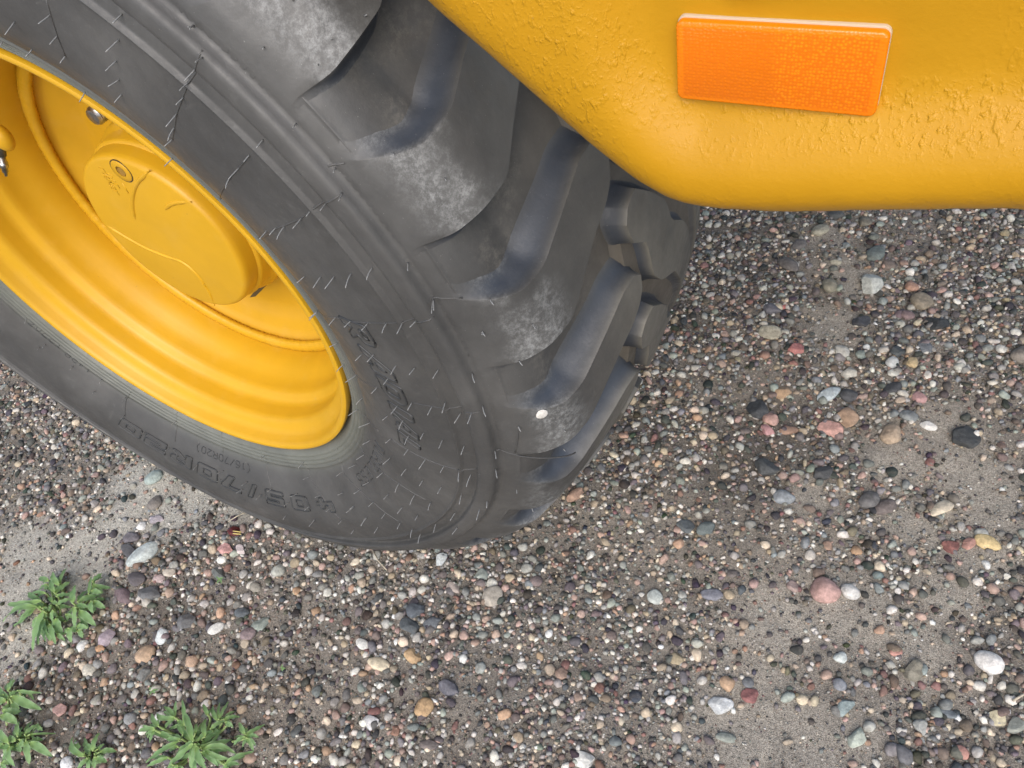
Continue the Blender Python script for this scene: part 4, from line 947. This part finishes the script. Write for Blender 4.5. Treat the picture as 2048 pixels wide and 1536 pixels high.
# dried white splash on a lug
a, s = 1.5306, float(sy(.0116)); p, n_ = tsn(a, s); Vb, Fb = ico(2)
Pb = Vb*np.array([.0052, .0052, .0014])*(1+.22*(fbm(Vb[:, 0]*2+5, Vb[:, 1]*2+5, 4, 3)-.5))[:, None]*np.array([1, 1, 1])
o = link('bird_dropping', mesh('bird_dropping', Pb, Fb), M_DROP); o.location = p+n_*.0006; o.rotation_euler = Vector(n_).to_track_quat('Z', 'Y').to_euler()
o['label'] = 'small dried white splash stuck on a tread lug of the tyre'; o['category'] = 'bird dropping'

# ---------------------------------------------------------------- weeds
def leafmesh(b, t, wd, sag, r):
    b = np.array(b); t = np.array(t); L_ = np.linalg.norm(t-b); ax = (t-b)/L_; side = np.cross(ax, [0, 0, 1.]); side /= np.linalg.norm(side)+1e-9; up = np.cross(side, ax)
    N_ = 14; V = []; UV = []; tw = r.normal(0, .22); cu = r.normal(0, .05)*L_
    for i in range(N_):
        q = i/(N_-1); wv = wd*.50*(((q+.02)**.62*(1.001-q)**.85)/.585)*(1 if q < .98 else .2)+.0004
        if i == N_-1: wv = .0001
        cpt = b+ax*L_*q+up*sag*math.sin(math.pi*q)*L_-np.array([0, 0, 1])*(.10*L_*q*q)+side*cu*math.sin(math.pi*q)
        sd_ = side*math.cos(tw*q)+up*math.sin(tw*q); wave = .08*wd*math.sin(q*17+tw*9)
        for j, k in enumerate((-1, -.5, 0, .5, 1)):
            V.append(cpt+sd_*wv*k+up*(abs(k)*wv*.20+wave*(abs(k) == 1)*k-.0002)); UV.append((j/4, q))
    F = [(i*5+j, i*5+j+1, i*5+j+6, i*5+j+5) for i in range(N_-1) for j in range(4)]
    me = mesh('leaf', V, F); ul = me.uv_layers.new(name='UVMap')
    li = np.zeros(len(me.loops), np.int32); me.loops.foreach_get('vertex_index', li); ul.data.foreach_set('uv', np.array(UV, np.float32)[li].ravel())
    return me
def weed(name, root, leaves, conv, hs, label, cat, seed, stems=()):
    r = np.random.default_rng(seed); c = gp(*root, 0.); c[2] = float(gh(c[:1], c[1:2])[0])
    e = bpy.data.objects.new(name, None); sc.collection.objects.link(e); e.location = c; e['label'] = label; e['category'] = cat; e['group'] = 'weeds growing in the gravel'
    ctr = {}
    ex = []
    for (a0, b0, a1, b1, wd) in leaves+leaves:
        if len(leaves) < 10: break
        an = r.normal(0, .5)+.45*r.choice([-1, 1]); q = r.uniform(.4, .9); dx, dy = (a1-a0)*q, (b1-b0)*q
        ex.append((a0, b0, a0+dx*math.cos(an)-dy*math.sin(an), b0+dx*math.sin(an)+dy*math.cos(an), wd*.8))
    for k, (a0, b0, a1, b1, wd) in enumerate(leaves+ex):
        p0, p1 = conv(a0, b0), conv(a1, b1)
        f = 1-(k/len(leaves)) if k < len(leaves) else -.4; zb = hs*(.55+.45*f)*r.uniform(.8, 1.1)
        b = gp(*p0, zb); L2 = np.linalg.norm((gp(*p1, zb)-b)[:2]); zt = max(.006, zb-L2*r.uniform(-.05, .42)); t = gp(*p1, zt)
        wpx = wd*conv.s; wm = wpx*(gp(p0[0]+1, p0[1], zb)-b); wm = np.linalg.norm(wm)
        o = link('leaf', leafmesh(b-c, t-c, wm, r.uniform(.03, .11), r), M_LEAF, e)
        key = (round(a0/70), round(b0/70)); ctr.setdefault(key, []).append(b-c)
    mb = MB()
    for key, ps in ctr.items():
        q = np.mean(ps, 0); g0 = np.array([q[0]*.25, q[1]*.25, -.004]); t = np.linspace(0, 1, 6)[:, None]
        pts = g0*(1-t)+q*t+np.array([q[0], q[1], 0])*.25*np.sin(np.pi*t); mb.add(*tube(pts, .0017, 6, [1.2, 1.1, 1, 1, .9, .8]))
        for p_ in ps:
            if np.linalg.norm(p_-q) > .003: mb.add(*tube(np.array([q, (q+p_)/2+[0, 0, .0005], p_]), .0011, 5))
    link('stem', mb.mesh('stem'), M_STEM, e)
class Cv:
    def __init__(s, sc_, ox, oy): s.s = sc_; s.ox = ox; s.oy = oy
    def __call__(s, a, b): return (s.ox+a*s.s, s.oy+b*s.s)
W1 = [(700,480,60,575,100),(560,560,55,570,110),(500,640,0,815,120),(590,690,410,1220,120),(560,650,250,620,60),(800,340,700,145,90),(660,280,510,230,90),(740,440,680,230,80),(640,330,520,410,60),(620,450,400,455,50),(750,450,950,280,100),(770,490,955,470,80),(770,610,980,520,80),
(1000,590,1010,330,110),(1060,570,1360,475,100),(1030,620,1220,660,60),(1080,700,1290,890,130),(1020,640,1000,980,80),(760,800,840,1020,150),(719,680,720,860,60),(680,880,740,1140,90),(900,740,1040,790,60),(940,930,960,1120,100),(820,320,900,90,60),(1210,460,1225,210,60),(1260,290,1390,170,70),(1260,340,1500,370,80),(1250,420,1380,450,90),(1280,560,1430,650,100),(1240,560,1260,720,90),(1050,900,1190,920,90),(1080,950,1120,1060,70),(600,800,500,1150,90),(780,1000,880,1090,60),(500,780,440,930,70),
(720,560,650,500,60),(720,560,790,600,60),(700,620,660,700,60),(590,640,560,600,60),(600,640,640,690,50)]
W1 = W1[1:]
weed('weed', (105, 1245), W1, Cv(.1465, 0, 1120), .034, 'leafy green weed with several crowns on the edge of the bare sandy strip', 'weed', 1)
W4 = [(1410,520,1330,290,60),(1350,400,1320,210,40),(1280,350,1130,310,50),(1280,350,1190,260,40),(1280,340,1280,220,35),(1160,410,1100,310,40),(1130,430,1000,440,45),(1130,440,1090,530,40),(1310,520,1050,670,55),(1320,510,1210,500,45),(1410,540,1210,700,60),(1430,540,1390,720,50),(1440,560,1500,720,60),(1470,560,1690,500,60),(1480,580,1720,610,50),(1480,600,1590,700,50),(1500,590,1680,650,45),
(1500,490,1500,350,45),(1540,430,1640,370,45),(1590,370,1550,250,35),(1600,360,1665,225,35),(1520,330,1480,245,35),(1640,360,1750,340,35),(1650,380,1700,410,30),(1790,470,1740,380,35),(1800,470,1930,395,40),(1800,480,1890,490,35),(1790,490,1700,550,35),(1810,500,1850,590,35),(1650,680,1850,590,45),(1640,690,1740,680,30),(1430,460,1430,390,35),(1340,470,1290,400,30),(1230,640,1060,700,40),(1260,690,1220,730,35),
(1420,520,1480,470,40),(1420,540,1340,560,45),(1440,520,1560,440,40),(1300,560,1180,560,40),(1660,690,1600,760,40),(1440,600,1420,760,50),(1300,700,1250,790,50)]
weed('weed', (395, 1492), W4, Cv(.2734, 0, 1340), .042, 'large spreading green weed with narrow leaves at the bottom edge', 'weed', 2)
W3 = [(610,630,515,480,55),(680,590,720,455,45),(680,590,615,530,35),(730,600,850,595,45),(700,640,780,670,50),(640,650,560,717,40),(620,620,540,600,30),(690,640,690,720,40),(720,580,760,540,35),(660,620,600,570,35),(690,610,740,640,35),(650,640,640,740,40)]
weed('weed', (182, 1515), W3, Cv(.2734, 0, 1340), .022, 'small green weed beside the glossy white pebble', 'weed', 3)
W2 = [(60,150,95,50,40),(90,190,290,280,75),(130,150,290,160,30),(40,230,-60,200,60),(20,300,150,300,60),(10,330,120,390,70),(30,180,-60,240,60),(60,190,130,150,45),(60,210,0,150,45),
(130,480,130,370,45),(180,470,280,390,45),(220,470,400,460,18),(60,530,-40,430,60),(70,560,100,700,60),(190,520,205,690,60),(220,530,370,630,70),(110,520,60,480,50),(10,680,100,690,45),(20,540,-60,600,60),(150,510,180,560,40),(270,400,310,440,25),(120,500,170,450,40),(100,560,10,660,55),(130,540,150,600,40)]
weed('weed', (12, 1462), W2, Cv(.2734, 0, 1340), .040, 'broad leaved green weed cut by the left edge of the picture', 'weed', 4)
def seedling(px, seed, lab, n_=5, sz=9):
    r = np.random.default_rng(seed); L = []
    for i in range(n_):
        a = i/n_*6.28+r.uniform(-.4, .4); L.append((0, 0, sz*math.cos(a)*r.uniform(.7, 1.2), sz*math.sin(a)*r.uniform(.7, 1.2), sz*.45))
    weed('seedling', px, L, Cv(1., px[0], px[1]), .006, lab, 'seedling', seed)
seedling((438, 1158), 11, 'tiny green seedling beside a dark greenish stone below the tyre')
seedling((304, 1380), 12, 'tiny pale green sprout just above the large bottom weed', 6, 10)
seedling((564, 1335), 13, 'tiny two-leaved green sprout in clean gravel', 4, 6)

# ---------------------------------------------------------------- litter on the ground
def stick(name, pxs, rad, mat, lab, cat, z=.006, taper=None):
    p = []
    for u, v_ in pxs:
        q = gp(u, v_, z); q[2] = float(gh(q[:1], q[1:2])[0])+z; p.append(q)
    o = link(name, mesh(name, *tube(p, rad, 7, taper)), mat); o['label'] = lab; o['category'] = cat
stick('straw', [(565,1048),(590,1051),(620,1055),(655,1056),(690,1063),(715,1072)], .0016, M_STRAW, 'long pale dry straw lying along the bottom of the tyre', 'straw', .010, [.5, .9, 1, 1, 1, .8])
stick('straw', [(456,1043),(475,1032),(492,1024)], .0010, M_STRAW, 'short thin straw beside the dark red leaf', 'straw')
stick('straw', [(742,1095),(755,1120),(772,1138)], .0008, M_STRAW, 'thin curved brown stalk in the gravel below the tyre', 'straw')
stick('straw', [(2027,1400),(2048,1388)], .0013, M_STRAW, 'pale stalk at the right edge above a yellow chip', 'straw')
M_RED = plain('dried_red_leaf', (.075, .012, .010), .45, nz=(120, .6, 1.5, .001))
c = gp(468, 1062, .004); Vb, Fb = ico(3)
Pb = Vb*np.array([.012, .008, .0045])*(1+.5*(fbm(Vb[:, 0]*2.2+5, Vb[:, 1]*2.2+5, 14, 3)-.5))[:, None]
o = link('dried_leaf', mesh('dried_leaf', Pb, Fb), M_RED, None, (c[0], c[1], float(gh(c[:1], c[1:2])[0])+.004)); o['label'] = 'crumpled dark red leaf with two yellow stalks'; o['category'] = 'dried leaf'
for dx in (0, 5):
    q = [gp(466, 1062+dx, .0125)-np.array(o.location), gp(482, 1064+dx*.9, .0125)-np.array(o.location)]
    link('leaf_stalk', mesh('leaf_stalk', *tube(q, .0009, 6)), plain('yellow_stalk', (.6, .48, .16), .6), o)
c = gp(1148, 992, .004)
print('done', len(bpy.data.objects))
